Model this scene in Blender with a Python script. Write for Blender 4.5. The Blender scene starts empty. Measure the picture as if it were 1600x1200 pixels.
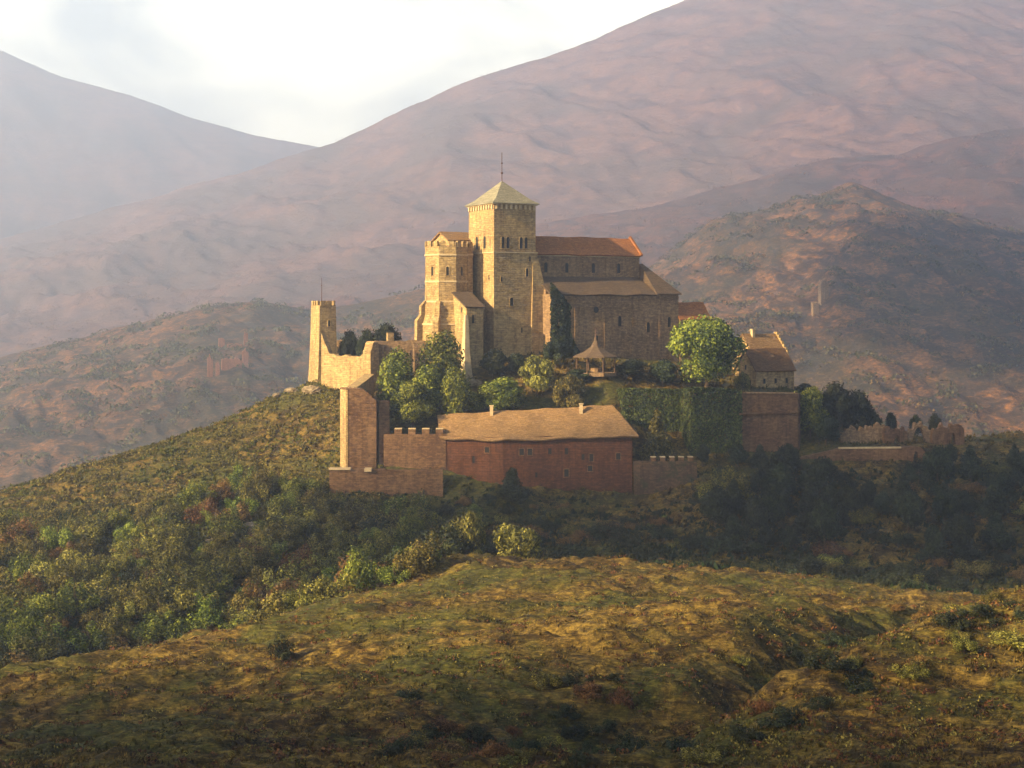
import bpy, math, random
import numpy as np
from mathutils import Vector

rnd = random.Random(7)
rng = np.random.default_rng(11)
S = bpy.context.scene
COL = S.collection
R = math.radians

# ------------------------------------------------------------------ camera, sky, sun, exposure
F = 2198.0                      # focal length in pixels of the 1600 px wide photograph
HZ = 470.0                      # eye level row
cam_d = bpy.data.cameras.new('camera')
cam_d.sensor_width = 36.0
cam_d.lens = 36.0 * F / 1600.0
cam_d.shift_y = -(600.0 - HZ) / 1600.0
cam_d.clip_start = 0.5
cam_d.clip_end = 30000
cam = bpy.data.objects.new('camera', cam_d); COL.objects.link(cam)
cam.location = (0, 0, 0); cam.rotation_euler = (R(90), 0, 0)
S.camera = cam

SUN_AZ, SUN_EL = 30.0, 23.0     # degrees from the left towards the viewer, and above the horizon
sd = Vector((-math.cos(R(SUN_AZ)) * math.cos(R(SUN_EL)), -math.sin(R(SUN_AZ)) * math.cos(R(SUN_EL)), math.sin(R(SUN_EL))))
sun_l = bpy.data.lights.new('sun', 'SUN'); sun_l.energy = 5.0; sun_l.angle = R(0.5); sun_l.color = (1.0, 0.77, 0.41)
sun = bpy.data.objects.new('sun', sun_l); COL.objects.link(sun)
sun.rotation_euler = sd.to_track_quat('Z', 'Y').to_euler()
sun.location = (-400, -200, 300)

W_ = bpy.data.worlds.new('World'); S.world = W_; W_.use_nodes = True
nt = W_.node_tree; nt.nodes.clear()
out = nt.nodes.new('ShaderNodeOutputWorld'); bg = nt.nodes.new('ShaderNodeBackground')
sky = nt.nodes.new('ShaderNodeTexSky'); sky.sky_type = 'NISHITA'; sky.sun_disc = False
sky.sun_elevation = R(SUN_EL); sky.sun_rotation = math.atan2(sd.x, sd.y)
sky.dust_density = 2.0
tc = nt.nodes.new('ShaderNodeTexCoord'); mp = nt.nodes.new('ShaderNodeMapping'); mp.inputs['Scale'].default_value = (1.6, 1.6, 4.0)
no = nt.nodes.new('ShaderNodeTexNoise'); no.inputs['Scale'].default_value = 3.2; no.inputs['Detail'].default_value = 9; no.inputs['Distortion'].default_value = 0.5
rp = nt.nodes.new('ShaderNodeValToRGB'); rp.color_ramp.elements[0].position = 0.34; rp.color_ramp.elements[0].color = (.30, .30, .30, 1); rp.color_ramp.elements[1].position = 0.56
mx = nt.nodes.new('ShaderNodeMix'); mx.data_type = 'RGBA'
mx.inputs[7].default_value = (17.0, 15.4, 11.0, 1)      # lit clouds, in the sky texture's own units
nt.links.new(tc.outputs['Generated'], mp.inputs[0]); nt.links.new(mp.outputs[0], no.inputs['Vector'])
nt.links.new(no.outputs[0], rp.inputs[0]); 
sx = nt.nodes.new('ShaderNodeSeparateXYZ'); nt.links.new(tc.outputs['Generated'], sx.inputs[0])
mr = nt.nodes.new('ShaderNodeMapRange'); mr.inputs[1].default_value = 0.80; mr.inputs[2].default_value = 0.97; nt.links.new(sx.outputs[1], mr.inputs[0])
mm = nt.nodes.new('ShaderNodeMath'); mm.operation = 'MULTIPLY'; nt.links.new(rp.outputs[0], mm.inputs[0]); nt.links.new(mr.outputs[0], mm.inputs[1])
nt.links.new(mm.outputs[0], mx.inputs[0])
nt.links.new(sky.outputs[0], mx.inputs[6]); nt.links.new(mx.outputs[2], bg.inputs[0])
bg.inputs[1].default_value = 0.06
nt.links.new(bg.outputs[0], out.inputs[0])

S.view_settings.view_transform = 'Standard'; S.view_settings.look = 'None'
S.view_settings.exposure = 1.8; S.view_settings.gamma = 1.0
S.render.engine = 'CYCLES'
S.cycles.max_bounces = 5; S.cycles.diffuse_bounces = 2; S.cycles.glossy_bounces = 1
S.cycles.transmission_bounces = 2; S.cycles.volume_bounces = 3; S.cycles.transparent_max_bounces = 8
S.cycles.use_denoising = True
S.cycles.caustics_reflective = False; S.cycles.caustics_refractive = False

# ------------------------------------------------------------------ numbers
def W(px, Y): return ((px - 800.0) * Y / F, float(Y))
def Z(py, Y): return (HZ - py) * Y / F
def P(px, py, Y): return Vector(((px - 800.0) * Y / F, Y, (HZ - py) * Y / F))
def proj(x, y, z): return 800 + x * F / y, HZ - z * F / y
DR = (0.883, 0.469); DL = (-0.469, 0.883)         # axes of the castle
def off(p, a=0.0, b=0.0): return (p[0] + a * DR[0] + b * DL[0], p[1] + a * DR[1] + b * DL[1])

_perm = rng.permutation(4096)
_gr = rng.uniform(0, 2 * np.pi, 4096); _gx = np.cos(_gr); _gy = np.sin(_gr)
def pnoise(x, y):
    xi = np.floor(x).astype(np.int64); yi = np.floor(y).astype(np.int64)
    xf = x - xi; yf = y - yi
    def g(ix, iy, fx, fy):
        h = _perm[(_perm[ix & 4095] + iy) & 4095]
        return _gx[h] * fx + _gy[h] * fy
    u = xf * xf * xf * (xf * (xf * 6 - 15) + 10); v = yf * yf * yf * (yf * (yf * 6 - 15) + 10)
    a = g(xi, yi, xf, yf); b = g(xi + 1, yi, xf - 1, yf); c = g(xi, yi + 1, xf, yf - 1); d = g(xi + 1, yi + 1, xf - 1, yf - 1)
    return (a + (b - a) * u) + ((c + (d - c) * u) - (a + (b - a) * u)) * v
def fbm(x, y, oct=5, gain=0.5, ridged=False):
    x = np.asarray(x, float); y = np.asarray(y, float)
    t = np.zeros(np.broadcast(x, y).shape); a = 1.0
    for i in range(oct):
        n = pnoise(x + 17.3 * i, y - 9.1 * i)
        t += a * ((0.35 - np.abs(n)) * 1.4 if ridged else n); x = x * 2.03; y = y * 2.03; a *= gain
    return t

# ------------------------------------------------------------------ object helpers
def tag(o, label=None, cat=None, group=None, kind=None):
    if label: o['label'] = label
    if cat: o['category'] = cat
    if group: o['group'] = group
    if kind: o['kind'] = kind
    return o
def empty(name, loc, label, cat, group=None):
    o = bpy.data.objects.new(name, None); COL.objects.link(o); o.location = loc
    o.empty_display_size = 0.5
    return tag(o, label, cat, group)
def world_loc(o):
    v = Vector((0, 0, 0))
    while o is not None: v += o.location; o = o.parent
    return v
def np_mesh(name, verts, faces_n, loops, mat, smooth=False, face_attr=None):
    """verts (n,3); faces_n: corners per face; loops: flat indices"""
    me = bpy.data.meshes.new(name)
    verts = np.ascontiguousarray(verts, dtype=np.float32)
    me.vertices.add(len(verts)); me.vertices.foreach_set('co', verts.ravel())
    nf = len(loops) // faces_n
    me.loops.add(nf * faces_n); me.loops.foreach_set('vertex_index', np.ascontiguousarray(loops, dtype=np.int32))
    me.polygons.add(nf)
    me.polygons.foreach_set('loop_start', np.arange(0, nf * faces_n, faces_n, dtype=np.int32))
    me.polygons.foreach_set('loop_total', np.full(nf, faces_n, dtype=np.int32))
    if smooth: me.polygons.foreach_set('use_smooth', np.ones(nf, dtype=bool))
    me.update(calc_edges=True)
    if face_attr is not None:
        a = me.attributes.new('tint', 'FLOAT', 'FACE'); a.data.foreach_set('value', np.ascontiguousarray(face_attr, dtype=np.float32))
    me.materials.append(mat)
    return me

class MB:
    def __init__(s): s.v = []; s.f = []
    def add(s, vs, fs):
        b = len(s.v); s.v += [tuple(v) for v in vs]; s.f += [tuple(b + i for i in f) for f in fs]
        return s
    def hexa(s, q0, q1):                       # q0, q1: lower and upper quads (3-D), counter-clockwise from above
        return s.loft([q0, q1])
    def loft(s, rings, cap0=True, cap1=True):
        n = len(rings[0]); vs = [p for r in rings for p in r]; fs = []
        for k in range(len(rings) - 1):
            for i in range(n):
                j = (i + 1) % n
                fs.append((k * n + i, k * n + j, (k + 1) * n + j, (k + 1) * n + i))
        if cap0: fs.append(tuple(reversed(range(n))))
        if cap1: fs.append(tuple((len(rings) - 1) * n + i for i in range(n)))
        return s.add(vs, fs)
    def prism(s, poly, z0, z1):
        return s.loft([[(x, y, z0) for x, y in poly], [(x, y, z1) for x, y in poly]])
    def rect(s, p, a, b, z0, z1):              # castle-aligned box, p = front corner, a along DR, b along DL
        return s.prism([p, off(p, a), off(p, a, b), off(p, 0, b)], z0, z1)
    def lathe(s, c, prof, n=8, rot=0.0):
        return s.loft([[(c[0] + r * math.cos(rot + 2 * math.pi * i / n), c[1] + r * math.sin(rot + 2 * math.pi * i / n), z) for i in range(n)] for r, z in prof])
    def slab(s, c00, c10, c11, c01, t=0.3, nu=10, nv=3, wob=0.0, seed=0):
        """a roof plane; c00-c10 the eave, c01-c11 the ridge; gently uneven, closed, t thick"""
        c = [Vector(k) for k in (c00, c10, c11, c01)]
        nrm = (c[1] - c[0]).cross(c[3] - c[0]) if (c[3] - c[0]).length > 0.01 else (c[1] - c[0]).cross(c[2] - c[0])
        nrm.normalize()
        if nrm.z < 0: nrm = -nrm
        top = []
        for j in range(nv + 1):
            for i in range(nu + 1):
                u = i / nu; v = j / nv
                p = (c[0] * (1 - u) + c[1] * u) * (1 - v) + (c[3] * (1 - u) + c[2] * u) * v
                w = wob * float(pnoise(np.array(p.x * 0.21 + seed), np.array(p.y * 0.21 + v * 1.3)))
                top.append(p + Vector((0, 0, w)))
        n = len(top); vs = top + [p - nrm * t for p in top]; fs = []
        id_ = lambda i, j: j * (nu + 1) + i
        for j in range(nv):
            for i in range(nu):
                q = (id_(i, j), id_(i + 1, j), id_(i + 1, j + 1), id_(i, j + 1))
                fs.append(q); fs.append(tuple(n + k for k in reversed(q)))
        bd = [id_(i, 0) for i in range(nu + 1)] + [id_(nu, j) for j in range(1, nv + 1)] + [id_(i, nv) for i in range(nu - 1, -1, -1)] + [id_(0, j) for j in range(nv - 1, 0, -1)]
        for k in range(len(bd)):
            a, b = bd[k], bd[(k + 1) % len(bd)]; fs.append((b, a, n + a, n + b))
        return s.add(vs, fs)
    def strip(s, p0, p1, th, n, top, bot):
        """a standing wall from p0 to p1 (x, y); top and bot are functions of 0..1"""
        d = Vector((p1[0] - p0[0], p1[1] - p0[1])); L = d.length; d.normalize(); m = Vector((-d.y, d.x)) * th / 2
        vs = []
        for i in range(n + 1):
            u = i / n; x = p0[0] + d.x * L * u; y = p0[1] + d.y * L * u; t = top(u); b = bot(u)
            vs += [(x - m.x, y - m.y, b), (x + m.x, y + m.y, b), (x + m.x, y + m.y, t), (x - m.x, y - m.y, t)]
        fs = []
        for i in range(n):
            a = 4 * i; c = a + 4
            fs += [(a, c, c + 3, a + 3), (c + 1, a + 1, a + 2, c + 2), (a + 3, c + 3, c + 2, a + 2), (a + 1, c + 1, c, a)]
        fs += [(0, 3, 2, 1), (4 * n, 4 * n + 1, 4 * n + 2, 4 * n + 3)]
        return s.add(vs, fs)
    def build(s, name, mat, parent=None, origin=None, smooth=False):
        if origin is None:
            if parent is not None: origin = world_loc(parent)
            else:
                a = np.array(s.v); origin = Vector(((a[:, 0].min() + a[:, 0].max()) / 2, (a[:, 1].min() + a[:, 1].max()) / 2, a[:, 2].min()))
        me = bpy.data.meshes.new(name)
        me.from_pydata([(v[0] - origin[0], v[1] - origin[1], v[2] - origin[2]) for v in s.v], [], s.f)
        me.update()
        import bmesh
        bm = bmesh.new(); bm.from_mesh(me); bmesh.ops.recalc_face_normals(bm, faces=bm.faces)
        uvl = bm.loops.layers.uv.new('UVMap')
        for f in bm.faces:
            n = f.normal
            if abs(n.z) > 0.98: t = Vector((1, 0, 0)); w = Vector((0, 1, 0))
            else:
                t = Vector((0, 0, 1)).cross(n); t.normalize(); w = n.cross(t)
            for l in f.loops:
                p = l.vert.co + Vector(origin); l[uvl].uv = (p.dot(t), p.dot(w))
            f.smooth = smooth
        bm.to_mesh(me); bm.free()
        me.materials.append(mat)
        o = bpy.data.objects.new(name, me); COL.objects.link(o)
        if parent is not None: o.parent = parent
        else: o.location = origin
        return o

# ------------------------------------------------------------------ materials
class NT:
    def __init__(s, name):
        s.m = bpy.data.materials.new(name); s.m.use_nodes = True; s.t = s.m.node_tree; s.t.nodes.clear()
        s.out = s.n('OutputMaterial'); s.b = s.n('BsdfPrincipled'); s.b.inputs['Roughness'].default_value = 0.9
        s.b.inputs['Specular IOR Level'].default_value = 0.15
        s.l(s.b.outputs[0], s.out.inputs[0])
    def n(s, k, **kw):
        x = s.t.nodes.new('ShaderNode' + k)
        for a, b in kw.items(): setattr(x, a, b)
        return x
    def l(s, a, b): s.t.links.new(a, b)
    def noise(s, vec, scale, detail=6, rough=0.6, dist=0.0):
        x = s.n('TexNoise'); x.inputs['Scale'].default_value = scale; x.inputs['Detail'].default_value = detail
        x.inputs['Roughness'].default_value = rough; x.inputs['Distortion'].default_value = dist
        if vec is not None: s.l(vec, x.inputs['Vector'])
        return x.outputs[0]
    def ramp(s, fac, stops):
        x = s.n('ValToRGB'); e = x.color_ramp.elements
        while len(e) < len(stops): e.new(0.5)
        for k, (p, c) in zip(e, stops):
            k.position = p; k.color = (c, c, c, 1) if not isinstance(c, tuple) else (*c, 1)
        s.l(fac, x.inputs[0]); return x.outputs[0]
    def mix(s, fac, a, b, mode='MIX'):
        x = s.n('Mix', data_type='RGBA', blend_type=mode)
        for sock, v in ((x.inputs[0], fac), (x.inputs[6], a), (x.inputs[7], b)):
            if isinstance(v, (int, float)): sock.default_value = v
            elif isinstance(v, tuple): sock.default_value = (*v, 1)
            else: s.l(v, sock)
        return x.outputs[2]
    def geo(s): return s.n('NewGeometry').outputs['Position']
    def mapped(s, vec, scale):
        x = s.n('Mapping'); x.inputs['Scale'].default_value = scale; s.l(vec, x.inputs[0]); return x.outputs[0]
    def bump(s, h, dist, strength=1.0):
        x = s.n('Bump'); x.inputs['Distance'].default_value = dist; x.inputs['Strength'].default_value = strength
        s.l(h, x.inputs['Height']); s.l(x.outputs[0], s.b.inputs['Normal'])

def masonry(name, c1, c2, stain, bw=0.9, bh=0.42, wear=0.5, green=None):
    m = NT(name); uv = m.n('UVMap').outputs[0]; g = m.geo()
    d = m.mix(0.06, uv, m.n('TexNoise').outputs[1])
    br = m.n('TexBrick'); br.inputs['Scale'].default_value = 1.0; br.inputs['Brick Width'].default_value = bw; br.inputs['Row Height'].default_value = bh
    br.inputs['Mortar Size'].default_value = 0.035; br.inputs['Mortar Smooth'].default_value = 0.6; br.inputs['Bias'].default_value = 0.0
    br.inputs['Color1'].default_value = (*c1, 1); br.inputs['Color2'].default_value = (*c2, 1)
    br.inputs['Mortar'].default_value = (*[k * 0.62 for k in c2], 1)
    m.l(uv, br.inputs['Vector'])
    blk = m.noise(m.mapped(uv, (0.9, 2.1, 1)), 1.0, 4, 0.7); big = m.noise(g, 0.16, 8, 0.65); mid = m.noise(g, 1.1, 7, 0.7, 0.4)
    streak = m.noise(m.mapped(g, (1.4, 1.4, 0.16)), 0.9, 7, 0.65)
    c = m.mix(m.ramp(mid, [(0.40, 0.0), (0.62, 0.55)]), br.outputs[0], tuple(k * 1.35 for k in c1))
    c = m.mix(m.ramp(big, [(0.42, 0.0), (0.64, wear)]), c, stain)
    c = m.mix(m.ramp(streak, [(0.47, 0.0), (0.70, 0.6)]), c, tuple(k * 0.5 for k in stain))
    c = m.mix(m.ramp(blk, [(0.52, 0.0), (0.64, 0.55)]), c, tuple(k * 1.5 for k in c1)); c = m.mix(m.ramp(blk, [(0.34, 0.6), (0.46, 0.0)]), c, tuple(k * 0.5 for k in c2))
    if green: c = m.mix(m.ramp(m.noise(g, 0.35, 9, 0.7, 0.8), [(0.50, 0.0), (0.60, 0.7)]), c, green)
    m.l(c, m.b.inputs['Base Color'])
    h = m.mix(0.45, br.outputs[1], mid); hh = m.mix(0.5, m.mix(1.0, (1, 1, 1), br.outputs[1], 'SUBTRACT'), mid)
    m.bump(hh, 0.35, 0.75)
    return m.m
def roofing(name, c1, c2, moss, course=0.34, w=0.28):
    m = NT(name); uv = m.n('UVMap').outputs[0]; g = m.geo()
    br = m.n('TexBrick'); br.inputs['Scale'].default_value = 1.0; br.inputs['Brick Width'].default_value = w; br.inputs['Row Height'].default_value = course
    br.inputs['Mortar Size'].default_value = 0.03; br.inputs['Mortar Smooth'].default_value = 0.3
    br.inputs['Color1'].default_value = (*c1, 1); br.inputs['Color2'].default_value = (*c2, 1); br.inputs['Mortar'].default_value = (*[k * 0.45 for k in c2], 1)
    m.l(uv, br.inputs['Vector'])
    n1 = m.noise(g, 0.5, 8, 0.7, 0.5); n2 = m.noise(m.mapped(g, (0.8, 2.0, 2.0)), 1.6, 6, 0.7)
    c = m.mix(m.ramp(n1, [(0.42, 0.0), (0.66, 0.75)]), br.outputs[0], moss)
    c = m.mix(m.ramp(n2, [(0.45, 0.0), (0.70, 0.6)]), c, tuple(k * 1.4 for k in c1))
    c = m.mix(m.ramp(m.noise(m.mapped(uv, (0.25, 2.6, 1)), 1.0, 7, 0.75), [(0.44, 0.0), (0.62, 0.7)]), c, tuple(k * 0.45 for k in c2))
    m.l(c, m.b.inputs['Base Color'])
    rows = m.n('TexWave', wave_type='BANDS', bands_direction='Y', wave_profile='SAW'); rows.inputs['Scale'].default_value = 0.314 / (course * 1.6) / 1.0; rows.inputs['Distortion'].default_value = 1.2; rows.inputs['Detail'].default_value = 3; m.l(uv, rows.inputs['Vector'])
    m.bump(m.mix(0.4, m.mix(0.5, rows.outputs[1], m.mix(1.0, (1, 1, 1), br.outputs[1], 'SUBTRACT')), n2), 0.5, 1.0)
    return m.m
def plain(name, c1, c2, scale=2.0, bump=0.05):
    m = NT(name); g = m.geo(); n = m.noise(g, scale, 7, 0.65)
    m.l(m.ramp(n, [(0.3, c1), (0.7, c2)]), m.b.inputs['Base Color']); m.bump(n, bump, 0.6); return m.m
def leafy(name, dark, mid, light, trans=0.25):
    m = NT(name); a = m.n('Attribute', attribute_name='tint'); g = m.geo(); oi = m.n('ObjectInfo')
    nz = m.noise(g, 0.30, 4, 0.6)
    ad = m.n('Math', operation='ADD'); m.l(a.outputs['Fac'], ad.inputs[0])
    sc = m.n('Math', operation='MULTIPLY_ADD'); m.l(nz, sc.inputs[0]); sc.inputs[1].default_value = 1.3; sc.inputs[2].default_value = -0.65
    m.l(sc.outputs[0], ad.inputs[1])
    c = m.ramp(ad.outputs[0], [(0.15, dark), (0.5, mid), (0.9, light)])
    hs = m.n('HueSaturation'); m.l(c, hs.inputs['Color'])
    hv = m.n('Math', operation='MULTIPLY_ADD'); m.l(oi.outputs['Random'], hv.inputs[0]); hv.inputs[1].default_value = 0.04; hv.inputs[2].default_value = 0.48
    m.l(hv.outputs[0], hs.inputs['Hue'])
    vv = m.n('Math', operation='MULTIPLY_ADD'); m.l(oi.outputs['Random'], vv.inputs[0]); vv.inputs[1].default_value = 0.5; vv.inputs[2].default_value = 0.75
    m.l(vv.outputs[0], hs.inputs['Value'])
    m.l(hs.outputs[0], m.b.inputs['Base Color']); m.b.inputs['Roughness'].default_value = 0.75
    tr = m.n('BsdfTranslucent'); m.l(hs.outputs[0], tr.inputs[0]); ms = m.n('MixShader'); ms.inputs[0].default_value = trans
    m.l(m.b.outputs[0], ms.inputs[1]); m.l(tr.outputs[0], ms.inputs[2]); m.l(ms.outputs[0], m.out.inputs[0])
    return m.m
def terrain_mat(name, cols, scale, stretch=(1, 1, 1), bumpd=0.6, fine=1.0, soft=1.0):
    """cols: dark, brown, ochre, green"""
    m = NT(name); g = m.mapped(m.geo(), stretch)
    big = m.noise(g, scale, 9, 0.65, 0.6); mid = m.noise(g, scale * 5.3, 9, 0.7, 0.8); fi = m.noise(g, scale * 31 * fine, 8, 0.75)
    c = m.ramp(mid, [(0.34, cols[0]), (0.46, cols[1]), (0.56, cols[2]), (0.68, cols[1])])
    c = m.mix(m.ramp(big, [(0.46, 0.0), (0.58, 0.8)]), c, cols[3])
    c = m.mix(m.ramp(fi, [(0.40, soft * .75), (0.58, 0.0)]), c, cols[0])
    c = m.mix(m.ramp(fi, [(0.58, 0.0), (0.78, soft * 0.6)]), c, tuple(k * 1.5 for k in cols[2]))
    st_ = m.noise(m.mapped(m.geo(), (0.35, 1.0, 3.0)), scale * 60 * fine, 6, 0.7, 1.0)
    c = m.mix(m.ramp(st_, [(0.40, soft * .55), (0.52, 0.0)]), c, cols[0]); c = m.mix(m.ramp(st_, [(0.56, 0.0), (0.70, soft * .5)]), c, tuple(k * 1.35 for k in cols[2]))
    m.l(c, m.b.inputs['Base Color'])
    m.bump(m.mix(0.5, m.mix(0.35, mid, st_), fi), bumpd, 1.0)
    return m.m

M = {}
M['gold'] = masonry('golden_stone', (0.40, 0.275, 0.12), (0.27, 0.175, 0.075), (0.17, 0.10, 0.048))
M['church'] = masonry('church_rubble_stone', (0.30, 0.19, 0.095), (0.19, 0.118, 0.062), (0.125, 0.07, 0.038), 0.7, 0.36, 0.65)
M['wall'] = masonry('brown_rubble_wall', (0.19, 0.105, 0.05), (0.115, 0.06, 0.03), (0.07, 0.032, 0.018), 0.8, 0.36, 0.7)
M['house'] = masonry('red_brown_render', (0.115, 0.044, 0.020), (0.08, 0.030, 0.014), (0.05, 0.020, 0.011), 1.1, 0.5, 0.7)
M['dark_wall'] = masonry('mossy_dark_wall', (0.13, 0.075, 0.04), (0.085, 0.05, 0.03), (0.05, 0.03, 0.02), 0.8, 0.4, 0.7, (0.03, 0.04, 0.015))
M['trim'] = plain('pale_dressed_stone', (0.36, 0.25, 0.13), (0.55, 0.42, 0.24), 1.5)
M['red_ruin'] = masonry('red_ruin_stone', (0.30, 0.13, 0.065), (0.22, 0.09, 0.05), (0.14, 0.06, 0.035), 1.2, 0.6)
M['orange_tile'] = roofing('orange_clay_tile', (0.50, 0.20, 0.058), (0.40, 0.145, 0.045), (0.22, 0.10, 0.045))
M['brown_tile'] = roofing('weathered_brown_tile', (0.33, 0.195, 0.08), (0.25, 0.14, 0.055), (0.20, 0.11, 0.05), 0.62, 0.5)
M['house_tile'] = roofing('small_house_tile', (0.22, 0.115, 0.05), (0.16, 0.08, 0.035), (0.11, 0.065, 0.03), 0.4, 0.32)
M['slate'] = roofing('pale_stone_shingle', (0.36, 0.32, 0.22), (0.25, 0.22, 0.15), (0.20, 0.18, 0.11), 0.42, 0.4)
M['aisle_tile'] = roofing('brown_stone_slab_roof', (0.17, 0.11, 0.065), (0.12, 0.08, 0.05), (0.08, 0.055, 0.035), 0.42, 0.4)
M['dark'] = plain('dark_glass_recess_shade', (0.012, 0.012, 0.013), (0.03, 0.028, 0.026), 3.0)  # near-black glass; also stands in for shade in the uncut window recesses
M['iron'] = plain('weathered_iron', (0.05, 0.035, 0.03), (0.12, 0.06, 0.05), 5.0)
M['wood'] = plain('old_timber', (0.07, 0.04, 0.022), (0.12, 0.07, 0.04), 3.0)
M['bark'] = plain('bark', (0.05, 0.033, 0.02), (0.11, 0.075, 0.045), 3.0, 0.15)
M['rock'] = plain('pale_rock', (0.09, 0.06, 0.035), (0.30, 0.23, 0.14), 0.9, 0.5)
M['leaf_green'] = leafy('fresh_green_leaves', (0.022, 0.035, 0.009), (0.10, 0.125, 0.018), (0.25, 0.26, 0.035))
M['leaf_olive'] = leafy('olive_leaves', (0.03, 0.030, 0.009), (0.11, 0.10, 0.022), (0.26, 0.22, 0.045))
M['leaf_russet'] = leafy('russet_leaves', (0.035, 0.018, 0.009), (0.12, 0.055, 0.02), (0.22, 0.12, 0.035))
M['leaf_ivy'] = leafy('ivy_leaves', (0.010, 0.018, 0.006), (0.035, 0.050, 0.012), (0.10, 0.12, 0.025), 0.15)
M['leaf_far'] = leafy('scrub_leaves', (0.02, 0.024, 0.010), (0.055, 0.055, 0.018), (0.12, 0.10, 0.035), 0.1)
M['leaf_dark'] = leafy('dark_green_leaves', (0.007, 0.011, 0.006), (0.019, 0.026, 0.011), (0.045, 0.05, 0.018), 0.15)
M['knoll'] = terrain_mat('dry_grass_ground', [(0.014, 0.009, 0.003), (0.072, 0.042, 0.010), (0.25, 0.160, 0.030), (0.062, 0.074, 0.012)], 0.045, (1, 1.5, 1.5), 0.5)
M['moss'] = terrain_mat('mossy_heath', [(0.022, 0.020, 0.006), (0.10, 0.070, 0.016), (0.24, 0.20, 0.035), (0.09, 0.115, 0.016)], 0.06, (1, 1.5, 1.5), 0.5)
M['far_ridge'] = terrain_mat('red_heath_ridge', [(0.04, 0.022, 0.02), (0.10, 0.045, 0.035), (0.20, 0.08, 0.05), (0.05, 0.038, 0.03)], 0.004, (1, 1, 2.2), 9.0, 1.0, .6)
M['far_scrub'] = terrain_mat('scrub_hillside', [(0.025, 0.020, 0.016), (0.085, 0.046, 0.027), (0.34, 0.15, 0.05), (0.045, 0.046, 0.024)], 0.008, (1, 1, 2.0), 5.0)
M['mount'] = terrain_mat('mountain_heath', [(0.075, 0.045, 0.05), (0.135, 0.075, 0.07), (0.22, 0.115, 0.085), (0.09, 0.068, 0.062)], 0.0028, (1, 1, 2.6), 9.0, 1.0, .6)
M['valley'] = terrain_mat('valley_fields', [(0.05, 0.05, 0.03), (0.10, 0.09, 0.05), (0.16, 0.13, 0.07), (0.06, 0.08, 0.04)], 0.003, (1, 1, 1), 2.0)

# ------------------------------------------------------------------ near ground
CP = []
def cp(*a):
    for px, py, Y in a: x, y = W(px, Y); CP.append((x, y, Z(py, Y)))
def cz(*a):                       # px, depth, height
    for px, Y, z in a: x, y = W(px, Y); CP.append((x, y, z))
# foreground knoll
cz((-200, 20, -17), (800, 20, -17), (1800, 20, -17), (800, -30, -13), (-2000, 20, -20), (3500, 20, -20))
cp((0, 1200, 85), (400, 1200, 85), (800, 1190, 86), (1250, 1185, 88), (1600, 1200, 85))
cp((0, 1105, 120), (300, 1080, 125), (800, 1030, 128), (1110, 1140, 100), (1200, 1075, 106), (1300, 1022, 113), (1400, 985, 120), (1500, 955, 128), (1600, 935, 134), (1300, 1120, 98), (1500, 1060, 105))
cz((1060, 106, -37.5), (1130, 113, -38.5), (1210, 121, -39.5), (1310, 131, -40.5), (1410, 141, -41), (1510, 151, -41.5))
cp((1090, 1060, 124), (1180, 1010, 135), (1290, 970, 146), (1400, 945, 158))
cp((0, 1048, 148), (100, 1032, 155), (300, 984, 165), (500, 943, 178), (600, 910, 186), (690, 872, 194), (860, 877, 197), (1130, 888, 200), (1300, 905, 200), (1500, 925, 200), (1600, 935, 200))
cp((800, 935, 165), (500, 1000, 150), (1100, 945, 165), (1350, 955, 172))
# beyond its crest
cz((0, 172, -49), (100, 180, -51), (300, 190, -52), (500, 202, -50), (690, 212, -44), (860, 216, -45), (1130, 222, -47), (1300, 222, -48), (1500, 222, -50), (1600, 222, -50))
cz((-600, 150, -45), (-600, 250, -50), (-600, 300, -52), (2200, 150, -46), (2200, 250, -55), (-600, 90, -38), (2200, 90, -35))
cp((800, 858, 250), (950, 860, 250), (700, 850, 250), (600, 860, 245))
# castle hill, left side
cp((600, 800, 276), (515, 797, 277), (400, 815, 268), (300, 865, 250), (150, 895, 240), (0, 905, 240), (400, 900, 235), (200, 960, 215), (520, 870, 245))
cp((480, 604, 327), (470, 612, 325), (430, 626, 324), (350, 662, 320), (280, 686, 317), (200, 716, 314), (100, 746, 310), (0, 776, 305), (-100, 805, 300))
cp((505, 690, 302), (400, 726, 300), (300, 758, 295), (200, 785, 288), (100, 800, 284), (0, 822, 280), (510, 640, 314), (420, 770, 285), (490, 765, 286), (525, 608, 324))
cz((480, 345, -27), (560, 350, -22), (480, 400, -62), (300, 345, -50), (100, 335, -55), (100, 400, -90), (-100, 335, -60), (-600, 400, -110), (300, 420, -90), (-2000, 420, -120))
# castle plateau
cp((610, 600, 318), (660, 578, 318), (740, 572, 316), (850, 570, 317), (1000, 578, 320), (1060, 580, 324), (1130, 600, 322), (1240, 612, 322), (1180, 612, 316), (1100, 610, 310), (1000, 620, 306), (930, 583, 313), (930, 586, 306), (900, 588, 309), (970, 588, 309))
cz((700, 355, -16), (900, 360, -16), (1100, 360, -18), (1240, 352, -22), (700, 385, -30), (1000, 390, -32), (1240, 385, -38), (800, 430, -75), (1200, 430, -80), (560, 385, -48))
cp((620, 672, 292), (700, 655, 297), (640, 640, 303), (800, 645, 300), (900, 640, 302), (990, 650, 300), (760, 600, 311))
# foot of the outer walls
cp((620, 798, 279), (700, 798, 279), (800, 802, 278), (900, 803, 279), (985, 805, 281), (1050, 800, 281))
cp((1010, 722, 294), (1075, 718, 294), (1140, 712, 297), (1200, 706, 301), (1238, 704, 304))
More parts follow.
